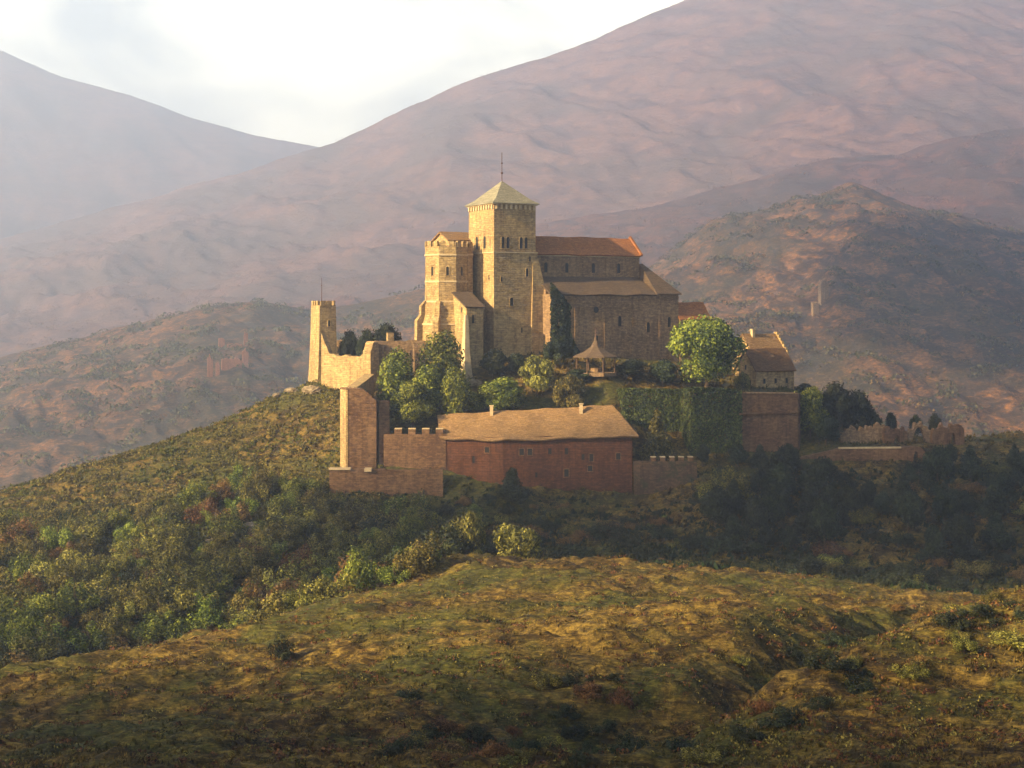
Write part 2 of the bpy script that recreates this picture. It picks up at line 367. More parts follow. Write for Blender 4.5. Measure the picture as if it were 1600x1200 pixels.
# cliff on the right
cp((1110, 745, 288), (1240, 728, 296), (1400, 742, 292), (1500, 748, 290), (1600, 752, 290))
cp((1110, 835, 266), (1250, 862, 262), (1400, 880, 258), (1500, 890, 254), (1600, 895, 252))
cp((1310, 738, 293.5), (1380, 742, 292), (1440, 742, 292), (1250, 722, 296), (1330, 702, 302), (1400, 700, 302), (1450, 702, 303), (1520, 712, 303), (1320, 690, 313), (1450, 686, 316), (1600, 676, 320), (1290, 660, 318))
cz((1350, 345, -38), (1500, 345, -42), (1700, 345, -46), (1400, 420, -95), (1700, 430, -110), (2200, 330, -70), (3500, 420, -120))
cz((-500, 560, -125), (300, 560, -128), (800, 560, -128), (1300, 560, -128), (2100, 560, -128))
CP = np.array(CP)
def _rbf_fit():
    n = len(CP); d = np.sqrt(((CP[:, None, :2] - CP[None, :, :2]) ** 2).sum(-1) + 9.0)
    A = np.zeros((n + 3, n + 3)); A[:n, :n] = d + np.eye(n) * -0.6; A[:n, n] = 1; A[:n, n + 1:] = CP[:, :2]; A[n:, :n] = A[:n, n:].T
    b = np.zeros(n + 3); b[:n] = CP[:, 2]
    return np.linalg.solve(A, b)
CW = _rbf_fit()
def base_h(x, y):
    x = np.asarray(x, float); y = np.asarray(y, float); o = np.full(x.shape, CW[-3]) + CW[-2] * x + CW[-1] * y
    for k in range(len(CP)): o += CW[k] * np.sqrt((x - CP[k, 0]) ** 2 + (y - CP[k, 1]) ** 2 + 9.0)
    return o
def sstep(a, b, t): t = np.clip((t - a) / (b - a), 0, 1); return t * t * (3 - 2 * t)
def gh(x, y):
    x = np.asarray(x, float); y = np.asarray(y, float)
    h = base_h(x, y)
    rough = 1.0 - 0.75 * sstep(283, 292, y) * sstep(-42, -34, x) * (1 - sstep(62, 70, x) * (1 - sstep(292, 297, y))) * (1 - sstep(115, 125, x)) * (1 - sstep(350, 370, y))
    k = fbm(x / 26, y / 15, 3) * 1.5 + (1 - sstep(225, 250, y)) * (1 - .7 * sstep(12, 22, x) * (1 - sstep(150, 165, y))) * (fbm((x + 0.9 * y) / 34, (y - 0.25 * x) / 11, 3, 0.5, True) * 2.0 - 1.95) + fbm((x + 0.6 * y) / 7.5, y / 4.2, 4, 0.55, True) * 1.15 + fbm(x / 1.9, y / 1.3, 3) * 0.32 + fbm((x + y) / 3.6, y / 2.2, 3, .5, True) * .3
    cl = sstep(50, 75, x) * sstep(255, 268, y) * (1 - sstep(298, 306, y))
    k = k + cl * fbm(x / 6, y / 5, 4, 0.6, True) * 2.2
    return h + k * rough * (0.35 + 0.65 * sstep(20, 110, y))
def g1(x, y): return float(gh(np.array([x]), np.array([y]))[0])

def grid_mesh(name, X, Y, Zz, mat):
    nv, nu = X.shape
    idx = np.arange(nu * nv).reshape(nv, nu)
    q = np.stack([idx[:-1, :-1], idx[:-1, 1:], idx[1:, 1:], idx[1:, :-1]], -1).reshape(-1)
    me = np_mesh(name, np.stack([X, Y, Zz], -1).reshape(-1, 3), 4, q, mat, smooth=True)
    o = bpy.data.objects.new(name, me); COL.objects.link(o); return o
ys = np.concatenate([np.linspace(-30, 70, 60), np.geomspace(70.6, 345, 620), np.linspace(346, 560, 90)])
us = np.linspace(-1, 1, 561)
GY = np.repeat(ys[:, None], 561, 1); GX = us[None, :] * (70 + 0.50 * np.clip(GY, 0, None))
GX = GX + np.sign(GX) * np.clip(np.abs(us[None, :]) - 0.9, 0, 1) * 900
GZ = gh(GX, GY)
ground = grid_mesh('ground', GX, GY, GZ, M['knoll']); tag(ground, 'rolling dry grass and scrub ground of the knoll and castle hill', kind='structure')

vf = MB(); NX = 40
xs = np.linspace(-6300, 6300, NX); yv = np.linspace(-150, 6300, NX)
XX, YY = np.meshgrid(xs, yv)
hz_ = fbm(XX / 500, YY / 500, 3) * 6 - 137
hz_ = np.where((YY < 620) & (np.abs(XX) < 1300), -140.0, hz_)
valley = grid_mesh('valley_floor', XX, YY, hz_, M['valley']); tag(valley, 'broad hazy valley floor beneath the mountains', kind='structure')

# ------------------------------------------------------------------ far hills
HILLS = {}
def ridge(name, label, crest, Dc, foot, Df, mat, amp, sc, nu=420, nv=150, px0=-700, px1=2300, back=0.5, power=1.0, crest_rough=1.0, seed=0.0, bend=0.0):
    cx, cy = zip(*crest); fx, fy = zip(*foot)
    px = np.linspace(px0, px1, nu)
    zc = (HZ - np.interp(px, cx, cy)) * Dc / F; zf = np.interp(px, fx, fy)      # foot: heights in metres
    v = np.linspace(-back, 1, nv)[:, None]                # <0 behind the crest
    vv = np.clip(v, 0, 1)
    Yd = Dc + (Df - Dc) * v
    X = (px[None, :] - 800) / F * (Dc + (Df - Dc) * vv * 0.9); Y = np.repeat(Yd, nu, 1)
    Zz = zc[None, :] * (1 - vv ** power) + zf[None, :] * vv ** power
    Zz = np.where(v < 0, zc[None, :] + (zc[None, :] - zf[None, :]) * v * 1.2, Zz)
    env = 0.22 * crest_rough + np.sin(np.clip(vv, 0, 1) * np.pi) ** 0.7
    n = fbm(X / sc + seed, Y / sc * 0.8 + Zz / sc * 0.4, 3) * 0.9 + fbm((X + 0.5 * Y) / (sc * 0.45) + seed, (Y * 0.5) / (sc * 0.45), 6, 0.58, True) * 0.70
    Zz = Zz + n * amp * env
    Zz = np.maximum(Zz, -141)
    o = grid_mesh(name, X, Y, Zz, mat); tag(o, label, kind='structure')
    HILLS[name + str(int(Dc))] = (X, Y, Zz, v)
    return o
ridge('mountain', 'pale blue mountain fading into haze at the far left',
      [(-900, 140), (-600, 60), (-350, 52), (-150, 60), (0, 78), (100, 120), (200, 146), (300, 185), (400, 212), (480, 224), (620, 250), (900, 300), (2500, 300)], 4400, [(-900, -120), (2500, -120)], 3200, M['mount'], 50, 900, 260, 80, back=0.3, seed=3)
ridge('mountain', 'great mauve mountain slope rising to the right behind the castle',
      [(-900, 520), (0, 375), (100, 346), (250, 308), (400, 264), (520, 226), (700, 142), (930, 60), (1200, -50), (1500, -110), (2500, -130)], 3000, [(-900, -120), (2500, -100)], 1400, M['mount'], 40, 500, 520, 260, back=0.3, seed=9, power=0.9)
ridge('hill', 'reddish ridge climbing behind the dark hill on the right',
      [(-900, 700), (600, 440), (760, 385), (840, 356), (900, 345), (1000, 333), (1100, 302), (1200, 280), (1300, 252), (1400, 242), (1500, 214), (1600, 205), (2400, 100)], 1900, [(-900, -135), (2500, -90)], 1000, M['far_ridge'], 26, 210, 520, 150, seed=21)
ridge('hill', 'brown scrub hillside with ruins on the left beyond the valley',
      [(-900, 640), (0, 560), (100, 535), (200, 511), (330, 478), (400, 471), (480, 484), (560, 478), (660, 456), (800, 450), (950, 470), (1100, 560), (1400, 640), (2500, 700)], 1250, [(-900, -139), (2500, -139)], 560, M['far_scrub'], 12, 120, 520, 200, seed=33)
ridge('hill', 'dark rounded hill with orange scrub slope on the right',
      [(-900, 700), (700, 560), (900, 480), (1000, 430), (1060, 390), (1110, 352), (1200, 324), (1290, 300), (1330, 288), (1370, 300), (1430, 328), (1500, 342), (1600, 368), (2400, 420)], 1300, [(-900, -139), (2500, -120)], 500, M['far_scrub'], 18, 115, 520, 200, seed=47, power=1.15)

# ------------------------------------------------------------------ leaves
def unit(n):
    v = rng.normal(size=(n, 3)); return v / np.linalg.norm(v, axis=1)[:, None]
def leaves(centers, normals, size, aspect=0.6, tint=None, jitter=0.7):
    """one lozenge per centre, facing roughly along its normal"""
    n = len(centers); nr = normals + unit(n) * jitter; nr /= np.linalg.norm(nr, axis=1)[:, None] + 1e-9
    t = np.cross(nr, unit(n)); t /= np.linalg.norm(t, axis=1)[:, None] + 1e-9; b = np.cross(nr, t)
    s = (size * rng.uniform(0.6, 1.4, n))[:, None] if np.isscalar(size) else size[:, None]
    c = np.stack([centers - t * s, centers + b * s * aspect, centers + t * s, centers - b * s * aspect], 1).reshape(-1, 3)
    return c, np.arange(4 * n), (rng.uniform(0, 1, n) if tint is None else tint)
def lobes_pts(lobes, n, fill=0.35):
    """points through the outer shell of a set of ellipsoids"""
    w = np.array([l[3] * l[4] * l[5] for l in lobes]) ** 0.67; w /= w.sum()
    k = rng.choice(len(lobes), n, p=w); L = np.array(lobes)[k]; d = unit(n)
    r = (1 - fill * rng.uniform(0, 1, n) ** 1.5) * (1 + 0.10 * rng.normal(size=n))
    return L[:, :3] + d * L[:, 3:6] * r[:, None], d, k
def crown_mesh(name, mat, H, Rr, n, leaf, shape='round', nl=16, seed=0, base=0.12):
    r_ = random.Random(seed); lobes = []
    for i in range(nl):
        if shape == 'round':
            a = r_.uniform(0, 6.28); t = r_.uniform(0, 1); rr = Rr * 0.62 * math.sin(math.pi * (0.2 + 0.72 * t)) * r_.uniform(0.55, 1.1); z = H * (base + 0.16 + (0.86 - base - 0.12) * t); q = Rr * r_.uniform(0.26, 0.46)
            lobes.append((math.cos(a) * rr, math.sin(a) * rr, z, q, q, q * 0.8))
        elif shape == 'cone':
            t = (i + 0.5) / nl; a = r_.uniform(0, 6.28); rr = Rr * (1 - t) * 0.5; q = Rr * (0.25 + 0.42 * (1 - t))
            lobes.append((math.cos(a) * rr, math.sin(a) * rr, H * (base + (0.95 - base) * t), q, q, q * 1.1))
        elif shape == 'column':
            t = (i + 0.5) / nl; a = r_.uniform(0, 6.28); w = math.sin(math.pi * (0.15 + 0.75 * t)); q = Rr * (0.32 + 0.3 * w) * r_.uniform(0.8, 1.2)
            lobes.append((math.cos(a) * Rr * 0.45 * w, math.sin(a) * Rr * 0.45 * w, H * (base + (0.90 - base) * t), q, q, q * 1.3))
        else:   # shrub with upright sprays
            a = r_.uniform(0, 6.28); rr = Rr * math.sqrt(r_.uniform(0, 0.6)); hh = H * r_.uniform(0.45, 0.95) * (1 - 0.45 * (rr / Rr) ** 2); q = Rr * r_.uniform(0.20, 0.34)
            lobes.append((math.cos(a) * rr, math.sin(a) * rr, hh * r_.uniform(.35, .78), q, q, hh * r_.uniform(.18, .36)))
    p, d, k = lobes_pts(lobes, n)
    lt = np.array([r_.uniform(-0.25, 0.25) for _ in lobes])
    p[:, 2] = np.maximum(p[:, 2], 0.15)
    c, idx, tint = leaves(p, d, leaf, 0.55, rng.uniform(0.1, 0.9, n) + lt[k])
    return np_mesh(name, c, 4, idx, mat, face_attr=tint), lobes
def trunk_mesh(name, H, r0, lobes, forks=7, seed=0):
    r_ = random.Random(seed); mb = MB()
    def tube(a, b, ra, rb, n=6):
        a = Vector(a); b = Vector(b); d = (b - a).normalized(); s_ = d.orthogonal().normalized(); t_ = d.cross(s_)
        mb.loft([[a + (s_ * math.cos(6.283 * i / n) + t_ * math.sin(6.283 * i / n)) * ra for i in range(n)], [b + (s_ * math.cos(6.283 * i / n) + t_ * math.sin(6.283 * i / n)) * rb for i in range(n)]])
    top = Vector((r_.uniform(-.03, .03) * H, r_.uniform(-.03, .03) * H, H * 0.6))
    mid = Vector((r_.uniform(-.02, .02) * H, r_.uniform(-.02, .02) * H, H * 0.28))
    tube((0, 0, -1.2), mid, r0, r0 * 0.75); tube(mid, top, r0 * 0.75, r0 * 0.35)
    for l in r_.sample(lobes, min(forks, len(lobes))):
        s0 = mid.lerp(top, r_.uniform(0, 0.8)); tube(s0, l[:3], r0 * 0.35, r0 * 0.08, 5)
    me = bpy.data.meshes.new(name); me.from_pydata([tuple(v) for v in mb.v], [], mb.f); me.update(); me.materials.append(M['bark'])
    return me
PROTO = {}
def proto(key, mat, H, Rr, n, leaf, shape, nl, seed, r0):
    cm, lb = crown_mesh('crown', mat, H, Rr, n, leaf, shape, nl, seed); tm = trunk_mesh('trunk', H, r0, lb, 7, seed)
    PROTO[key] = (cm, tm, H, Rr)
def place(key, name, loc, h, r, label, cat, group=None, rot=None):
    cm, tm, H, Rr = PROTO[key]
    e = empty(name, loc, label, cat, group); e.scale = (r / Rr, r / Rr, h / H); e.rotation_euler.z = rnd.uniform(0, 6.28) if rot is None else rot
    c = bpy.data.objects.new('crown', cm); COL.objects.link(c); c.parent = e
    t = bpy.data.objects.new('trunk', tm); COL.objects.link(t); t.parent = e
    return e
def tree_at(key, name, px, py_base, Y, hpx, wpx, label, cat='tree', group=None):
    x, y = W(px, Y); z = g1(x, y); k = Y / F
    ztop = Z(py_base - hpx, Y)
    return place(key, name, (x, y, z), max(ztop - z, 1.5), wpx * k / 2, label, cat, group)

# ------------------------------------------------------------------ building helpers
def frame_axes(a, b):
    d = Vector((b[0] - a[0], b[1] - a[1], 0)).normalized(); n = Vector((d.y, -d.x, 0))   # n points to the viewer's side for a left-to-right wall
    return d, n
def window(parent, a, b, t, z, w, h, kind='arch', frame='gold', name='window', prm=None):
    """window on the wall running a -> b (x, y), centred t metres along, sill at z; surround and near-black pane for the shaded opening"""
    d, n = frame_axes(a, b); c = Vector((a[0], a[1], 0)) + d * t
    def pts(w, h, z0):
        if kind == 'round': return [(w / 2 * math.cos(6.283 * i / 12), z + h / 2 + h / 2 * math.sin(6.283 * i / 12)) for i in range(12)]
        if kind == 'rect': return [(-w / 2, z0), (w / 2, z0), (w / 2, z + h + (z - z0)), (-w / 2, z + h + (z - z0))]
        q = [(-w / 2, z0), (w / 2, z0)]; hh = h - w / 2 + (0 if z0 == z else 0)
        return q + [(w / 2 * math.cos(math.pi * i / 6), z + hh + w / 2 * math.sin(math.pi * i / 6)) for i in range(7)]
    def ring(q, o_): return [c + d * u + n * o_ + Vector((0, 0, v)) for u, v in q]
    e = 0.16
    if kind == 'round': outer = [(u * (w + 2 * e) / w, z + h / 2 + (v - z - h / 2) * (h + 2 * e) / h) for u, v in pts(w, h, z)]
    else: outer = [(u * (w + 2 * e) / w, v if v > z + 0.01 else v - e) for u, v in pts(w, h, z)]; outer = [(u, v + (e if v > z + h * 0.55 else 0)) for u, v in outer]
    inner = pts(w, h, z); N_ = len(inner)
    m = MB(); vs = ring(outer, -0.1) + ring(outer, 0.10) + ring(inner, 0.10) + ring(inner, -0.1)
    fs = []
    for i in range(N_):
        j = (i + 1) % N_
        for k in range(4): fs.append((k * N_ + i, k * N_ + j, ((k + 1) % 4) * N_ + j, ((k + 1) % 4) * N_ + i))
    m.add(vs, fs)
    o = m.build(name, M[frame], parent)
    p = MB(); p.loft([ring(inner, -0.3), ring(inner, 0.015)])
    if parent is not None and parent.parent is None: p.build('pane', M['dark'], o)
    else:
        # deepest level: pane and surround share one mesh, two materials
        me = o.data; me.materials.append(M['dark']); base = len(me.vertices)
        import bmesh
        bm = bmesh.new(); bm.from_mesh(me); og = world_loc(parent)
        vv = [bm.verts.new(Vector(q) - og) for q in p.v]
        for f in p.f:
            fc = bm.faces.new([vv[i] for i in f]); fc.material_index = 1
        bm.to_mesh(me); bm.free()
    return o
def merlons(par, p0, p1, th, z, h, w, gap, start=0.0, jit=0.0, n=None, mat='gold', cap=None):
    d = Vector((p1[0] - p0[0], p1[1] - p0[1])); L = d.length; d.normalize(); t = start; k = 0
    while t + w * 0.6 < L and (n is None or k < n):
        a = (p0[0] + d.x * t, p0[1] + d.y * t); ww = min(w, L - t); b = (p0[0] + d.x * (t + ww), p0[1] + d.y * (t + ww))
        hh = h * (1 + rnd.uniform(-jit, jit)); m = MB(); m.strip(a, b, th, 2, lambda u: z + hh + 0.06 * math.sin(u * 3), lambda u: z - 0.05); mo = m.build('merlon', M[mat], par)
        if cap: m = MB(); m.strip(a, b, th + .12, 2, lambda u: z + hh + .17, lambda u: z + hh + .02); m.build('coping', M[cap], mo if par.parent is None else par)  # paler strip puts the sunlit merlon tops into the stone colour
        t += w + gap; k += 1
def ragged(z, amp, seed, n=60):
    a = np.array([float(x) for x in fbm(np.linspace(0, 9, n) + seed, np.full(n, seed * 1.7), 4, 0.6)]) * amp
    return lambda u: z(u) + float(np.interp(u, np.linspace(0, 1, n), a))

# ------------------------------------------------------------------ the castle church
C0 = W(772, 320)
church = empty('castle_church', (C0[0] + 14, C0[1] + 10, -16), 'fortified church with tall square bell tower, orange nave roof and crenellated turret on the hill', 'church')
# bell tower
t = MB(); t.rect(C0, 10.8, 13, Z(393, 320), Z(319, 320)); t.rect(off(C0, -0.1, -0.1), 11.3, 13.2, -17, Z(393, 320) - 0.3)
bell = t.build('bell_tower', M['gold'], church)
t = MB()
q0 = off(C0, 9.2, -0.8)
t.loft([[(*off(q0, 0, 0), -17), (*off(q0, 4.6, 0), -17), (*off(q0, 4.6, 5), -17), (*off(q0, 0, 5), -17)],
        [(*off(q0, 0.4, .15), -1), (*off(q0, 4.0, .15), -1), (*off(q0, 4.0, 5), -1), (*off(q0, 0.4, 5), -1)],
        [(*off(q0, 0.6, .35), Z(440, 322)), (*off(q0, 3.5, .35), Z(440, 322)), (*off(q0, 3.5, 5), Z(440, 322)), (*off(q0, 0.6, 5), Z(440, 322))],
        [(*off(q0, 0.8, .65), Z(404, 322)), (*off(q0, 2.2, .65), Z(404, 322)), (*off(q0, 2.2, 5), Z(404, 322)), (*off(q0, 0.8, 5), Z(404, 322))]])
t.build('buttress', M['gold'], bell)
t = MB(); t.rect(off(C0, -0.3, -0.3), 11.6, 13.6, Z(393, 320) - 0.3, Z(393, 320)); t.build('string_course', M['trim'], bell)
t = MB()
for i in range(9):   # corbels under the eaves
    t.rect(off(C0, 0.4 + i * 1.22, -0.32), 0.5, 0.32, Z(326, 320), Z(319, 320) - 0.01)
for i in range(10): t.rect(off(C0, -0.32, 0.5 + i * 1.30), 0.32, 0.5, Z(326, 320), Z(319, 320) - 0.01)
t.rect(off(C0, -0.4, -0.4), 11.6, 13.8, Z(319, 320), Z(317.5, 320)); t.build('corbel_cornice', M['trim'], bell)
e0 = Z(317.5, 320) + .003; cc = off(C0, 5.4, 6.5)
def rr(g, z): return [(*off(C0, -g, -g), z), (*off(C0, 10.8 + g, -g), z), (*off(C0, 10.8 + g, 13 + g), z), (*off(C0, -g, 13 + g), z)]
t = MB(); t.loft([rr(0.75, e0), rr(0.7, e0 + 0.22), rr(-0.9, e0 + 1.25), [(*off(cc, -.1, -.1), 27.9), (*off(cc, .1, -.1), 27.9), (*off(cc, .1, .1), 27.9), (*off(cc, -.1, .1), 27.9)]])
t.build('tower_roof', M['slate'], bell)
t = MB(); t.lathe(cc, [(0.10, 27.6), (0.07, 34.6)], 6); t.lathe(cc, [(0.12, 29.6), (0.32, 29.85), (0.12, 30.1)], 8); t.lathe(cc, [(0.1, 31.9), (0.24, 32.1), (0.1, 32.3)], 8)
t.build('finial', M['iron'], bell)
Lc = off(C0, 0, 13); Rc = off(C0, 10.8)
for tt in (4.6, 8.6): window(bell, Lc, C0, 13 - tt, Z(388, 322), 1.1, 2.9)
for tt in (2.9, 4.2): window(bell, C0, Rc, tt - 0.6, Z(388, 322), 0.8, 2.6)
for tt in (7.6, 8.9): window(bell, C0, Rc, tt - 0.6, Z(388, 322), 0.8, 2.6)
C1 = off(C0, -.1, -.1); R1 = off(C0, 11.2, -.1); L1 = off(C0, -.1, 13.1)
window(bell, C1, R1, 8.6, Z(432, 322), 0.6, 1.9); window(bell, C1, R1, 9.3, Z(408, 322), 0.5, 1.2)
window(bell, C1, R1, 4.6, Z(478, 322), 0.9, 1.9); window(bell, C1, R1, 2.0, Z(440, 322), 0.4, 1.1)
window(bell, C1, R1, 7.2, Z(520, 322), 0.4, 1.2); window(bell, L1, C1, 10.8, Z(437, 322), 0.4, 1.0)
# turrets
tcn = W(697, 325.5); rt = math.pi / 8 + 0.12
zt = Z(386, 325)
t = MB(); t.lathe(tcn, [(6.9, -17), (6.6, Z(512, 325)), (6.6, Z(506, 325)), (5.9, Z(492, 325)), (5.85, Z(476, 325)), (5.2, Z(470, 325)), (5.05, Z(400, 325)), (5.15, Z(398, 325)), (5.15, zt)], 8, rt)
tur = t.build('polygonal_turret', M['gold'], church)
t = MB()
for py_, r_ in ((399, 5.3), (440, 5.25), (471, 5.5), (506, 6.75)): t = MB(); t.lathe(tcn, [(r_, Z(py_, 325) - .18), (r_, Z(py_, 325) + .18)], 8, rt); t.build('string_course', M['trim'], tur)
oc = [(tcn[0] + 4.95 * math.cos(rt + math.pi / 4 * i), tcn[1] + 4.95 * math.sin(rt + math.pi / 4 * i)) for i in range(8)]
for i in range(8): merlons(tur, oc[i], oc[(i + 1) % 8], 0.55, zt, 1.25, 1.1, 0.85, 0.35)
oc5 = [(tcn[0] + 5.1 * math.cos(rt + math.pi / 4 * i), tcn[1] + 5.1 * math.sin(rt + math.pi / 4 * i)) for i in range(8)]
for i, pys in ((3, (432, 462)), (4, (432, 462)), (5, (432,)), (6, (432,))):
    for pv in pys: window(tur, oc5[i], oc5[(i + 1) % 8], 1.95, Z(pv, 325), 0.6, 2.2)
t = MB()
for i in (4, 5, 6):       # corner buttresses of the lower stage
    t = MB(); a = rt + math.pi / 4 * i; ca, sa = math.cos(a), math.sin(a)
    def bq(r0, r1, w, z): return [(tcn[0] + r0 * ca + w * sa, tcn[1] + r0 * sa - w * ca, z), (tcn[0] + r1 * ca + w * sa, tcn[1] + r1 * sa - w * ca, z), (tcn[0] + r1 * ca - w * sa, tcn[1] + r1 * sa + w * ca, z), (tcn[0] + r0 * ca - w * sa, tcn[1] + r0 * sa + w * ca, z)]
    t.loft([bq(5, 7.9, .7, -17), bq(5, 7.7, .7, Z(500, 325)), bq(5, 6.7, .6, Z(492, 325)), bq(5, 6.6, .6, Z(478, 325)), bq(4.9, 5.5, .5, Z(470, 325))]); t.build('buttress', M['gold'], tur)
sc_ = W(725, 326.5)
t = MB(); t.lathe(sc_, [(2.2, -16), (2.1, Z(386, 326))], 8, rt); st = t.build('stair_turret', M['gold'], church)
oc = [(sc_[0] + 1.95 * math.cos(rt + math.pi / 4 * i), sc_[1] + 1.95 * math.sin(rt + math.pi / 4 * i)) for i in range(8)]
for i in range(8): merlons(st, oc[i], oc[(i + 1) % 8], 0.45, Z(386, 326), 1.2, .9, .6, .3)
t = MB(); t.lathe(sc_, [(2.3, Z(399, 326)), (2.3, Z(396.5, 326))], 8, rt); t.build('string_course', M['trim'], st)
# west gable behind the turrets
wb = off(W(738, 331), -6, 0)
t = MB(); t.rect(wb, 7.5, 9, -16, Z(384, 333)); wg = t.build('west_block', M['church'], church)
t = MB(); zr = Z(363, 336); ze = Z(376, 333)
a0, a1 = off(wb, -.5, -.3), off(wb, -.5, 9.3); b0, b1 = off(wb, 8, -.3), off(wb, 8, 9.3); m0, m1 = off(wb, -.5, 4.5), off(wb, 8, 4.5)
t.slab((*a0, ze), (*b0, ze), (*m1, zr), (*m0, zr), .35, 8, 3); t.slab((*b1, ze), (*a1, ze), (*m0, zr), (*m1, zr), .35, 8, 3)
t.build('roof', M['brown_tile'], wg)
t = MB(); t.prism([off(wb, 0, .2), off(wb, 0.5, .2), off(wb, 0.5, 8.8), off(wb, 0, 8.8)], Z(384, 333), ze)
t.add([(*off(wb, -.02, .2), ze - .3), (*off(wb, -.02, 8.8), ze - .3), (*off(wb, -.02, 4.5), zr - .4), (*off(wb, 7.5, .2), ze - .3), (*off(wb, 7.5, 8.8), ze - .3), (*off(wb, 7.5, 4.5), zr - .4)], [(0, 1, 2), (3, 5, 4), (0, 2, 5, 3), (1, 4, 5, 2)])
t.build('gable', M['gold'], wg)
# lean-to chapel in front
A = W(729, 314.5); t = MB(); zl, zh = Z(480, 314), Z(458, 320)
t.loft([[(*A, -17), (*off(A, 4.2), -17), (*off(A, 4.2, 7), -17), (*off(A, 0, 7), -17)], [(*A, zl), (*off(A, 4.2), zl), (*off(A, 4.2, 7), zh), (*off(A, 0, 7), zh)]])
lt_ = t.build('side_chapel', M['gold'], church)
t = MB(); t.slab((*off(A, -.4, -.4), zl + .1), (*off(A, 4.6, -.4), zl + .1), (*off(A, 4.6, 7.1), zh + .35), (*off(A, -.4, 7.1), zh + .35), .3, 6, 4, .1); t.build('roof', M['aisle_tile'], lt_)
window(lt_, A, off(A, 4.2), 1.6, Z(505, 314), .6, 1.8, 'rect'); window(lt_, off(A, 0, 7), A, 4.5, Z(488, 316), .5, 1.2)
t = MB(); q = off(A, -.5, -.6)
t.loft([[(*off(q, -1.2, -2.2), -19), (*off(q, .9, -2.2), -19), (*off(q, .9, 1), -19), (*off(q, -1.2, 1), -19)], [(*off(q, -.5, -.6), -12), (*off(q, .8, -.6), -12), (*off(q, .8, 1), -12), (*off(q, -.5, 1), -12)], [(*off(q, 0, 0.2), Z(492, 314)), (*off(q, .7, .2), Z(492, 314)), (*off(q, .7, 1), Z(492, 314)), (*off(q, 0, 1), Z(492, 314))]])
t.build('buttress', M['trim'], lt_)
# nave
N0 = W(838, 328); NL = 28.6; zev = Z(396, 333)
t = MB(); t.rect(N0, NL, 9, -16, zev); nave = t.build('nave', M['church'], church)
zrg = 15.3
t = MB(); t.slab((*off(N0, -1, -.6), zev - .3), (*off(N0, NL, -.6), zev - .3), (*off(N0, NL, 4.5), zrg), (*off(N0, -1, 4.5), zrg), .35, 30, 5, .25)
t.slab((*off(N0, NL, 9.6), zev - .3), (*off(N0, -1, 9.6), zev - .3), (*off(N0, -1, 4.5), zrg), (*off(N0, NL, 4.5), zrg), .35, 30, 5, .25); t.build('nave_roof', M['orange_tile'], nave)
t = MB()
for (b0_, b1_, za, zb) in ((-.8, 4.5, zev, zrg + .55), (9.8, 4.5, zev, zrg + .55)):
    t.slab((*off(N0, NL, b0_), za), (*off(N0, NL + .55, b0_), za), (*off(N0, NL + .55, b1_), zb), (*off(N0, NL, b1_), zb), .6, 2, 6)
t.build('gable_coping', M['orange_tile'], nave)
t = MB(); t.add([(*off(N0, NL - .5, 0), zev - .1), (*off(N0, NL - .5, 9), zev - .1), (*off(N0, NL - .5, 4.5), zrg - .4), (*off(N0, NL + .02, 0), zev - .1), (*off(N0, NL + .02, 9), zev - .1), (*off(N0, NL + .02, 4.5), zrg - .4)], [(0, 1, 2), (3, 5, 4), (0, 2, 5, 3), (1, 4, 5, 2), (0, 3, 4, 1)]); t.build('gable', M['church'], nave)
t = MB(); t.rect(off(N0, 0, -.25), NL, .25, zev - .75, zev - .35); t.build('cornice', M['trim'], nave)
for tt in (2.5, 8.2, 15.5, 22.6): window(nave, N0, off(N0, NL), tt, Z(426, 333), .9, 2.3, frame='church')
t = MB()
for tt in (5.4, 12, 19, 25.8): t = MB(); t.rect(off(N0, tt, -.10), .6, .10, Z(440, 333), zev - .76); t.build('pilaster_strip', M['church'], nave)
# aisle
A0 = off(N0, 0, -7); AL = 35.2; zat, zab = 5.7, 1.55
t = MB(); t.loft([[(*A0, -17), (*off(A0, AL), -17), (*off(A0, AL, 7), -17), (*off(A0, 0, 7), -17)], [(*A0, zab), (*off(A0, AL), zab), (*off(A0, AL, 7), zab), (*off(A0, 0, 7), zab)]])
t.prism([off(A0, 0.3, 3), off(A0, NL, 3), off(A0, NL, 6.98), off(A0, 0.3, 6.98)], zab + .01, zab + 1.2)
aisle = t.build('aisle', M['church'], church)
t = MB(); t.slab((*off(A0, -.3, -.6), zab - .1), (*off(A0, NL, -.6), zab - .1), (*off(A0, NL, 7), zat), (*off(A0, -.3, 7), zat), .35, 30, 5, .3); t.build('aisle_roof', M['aisle_tile'], aisle)
t = MB(); t.rect(off(A0, 0, -.22), AL, .22, zab - 1.0, zab - .55)
for i in range(28): t.rect(off(A0, .4 + i * 1.25, -.12), .4, .12, zab - 1.5, zab - 1.01)
t.build('corbel_table', M['church'], aisle)
t = MB()
for tt in (6.2, 14.2, 22, 29.5): t = MB(); t.rect(off(A0, tt, -.14), .9, .14, -16, zab - 2.6); t.build('pilaster_strip', M['church'], aisle)
window(aisle, A0, off(A0, AL), 12.0, Z(489, 327), 1.5, 1.5, 'round', 'church')
for tt, pv in ((2.6, 505), (12.2, 540), (18.5, 510), (26.5, 520), (32.5, 512)): window(aisle, A0, off(A0, AL), tt, Z(pv, 328), .9, 2.4, frame='church')
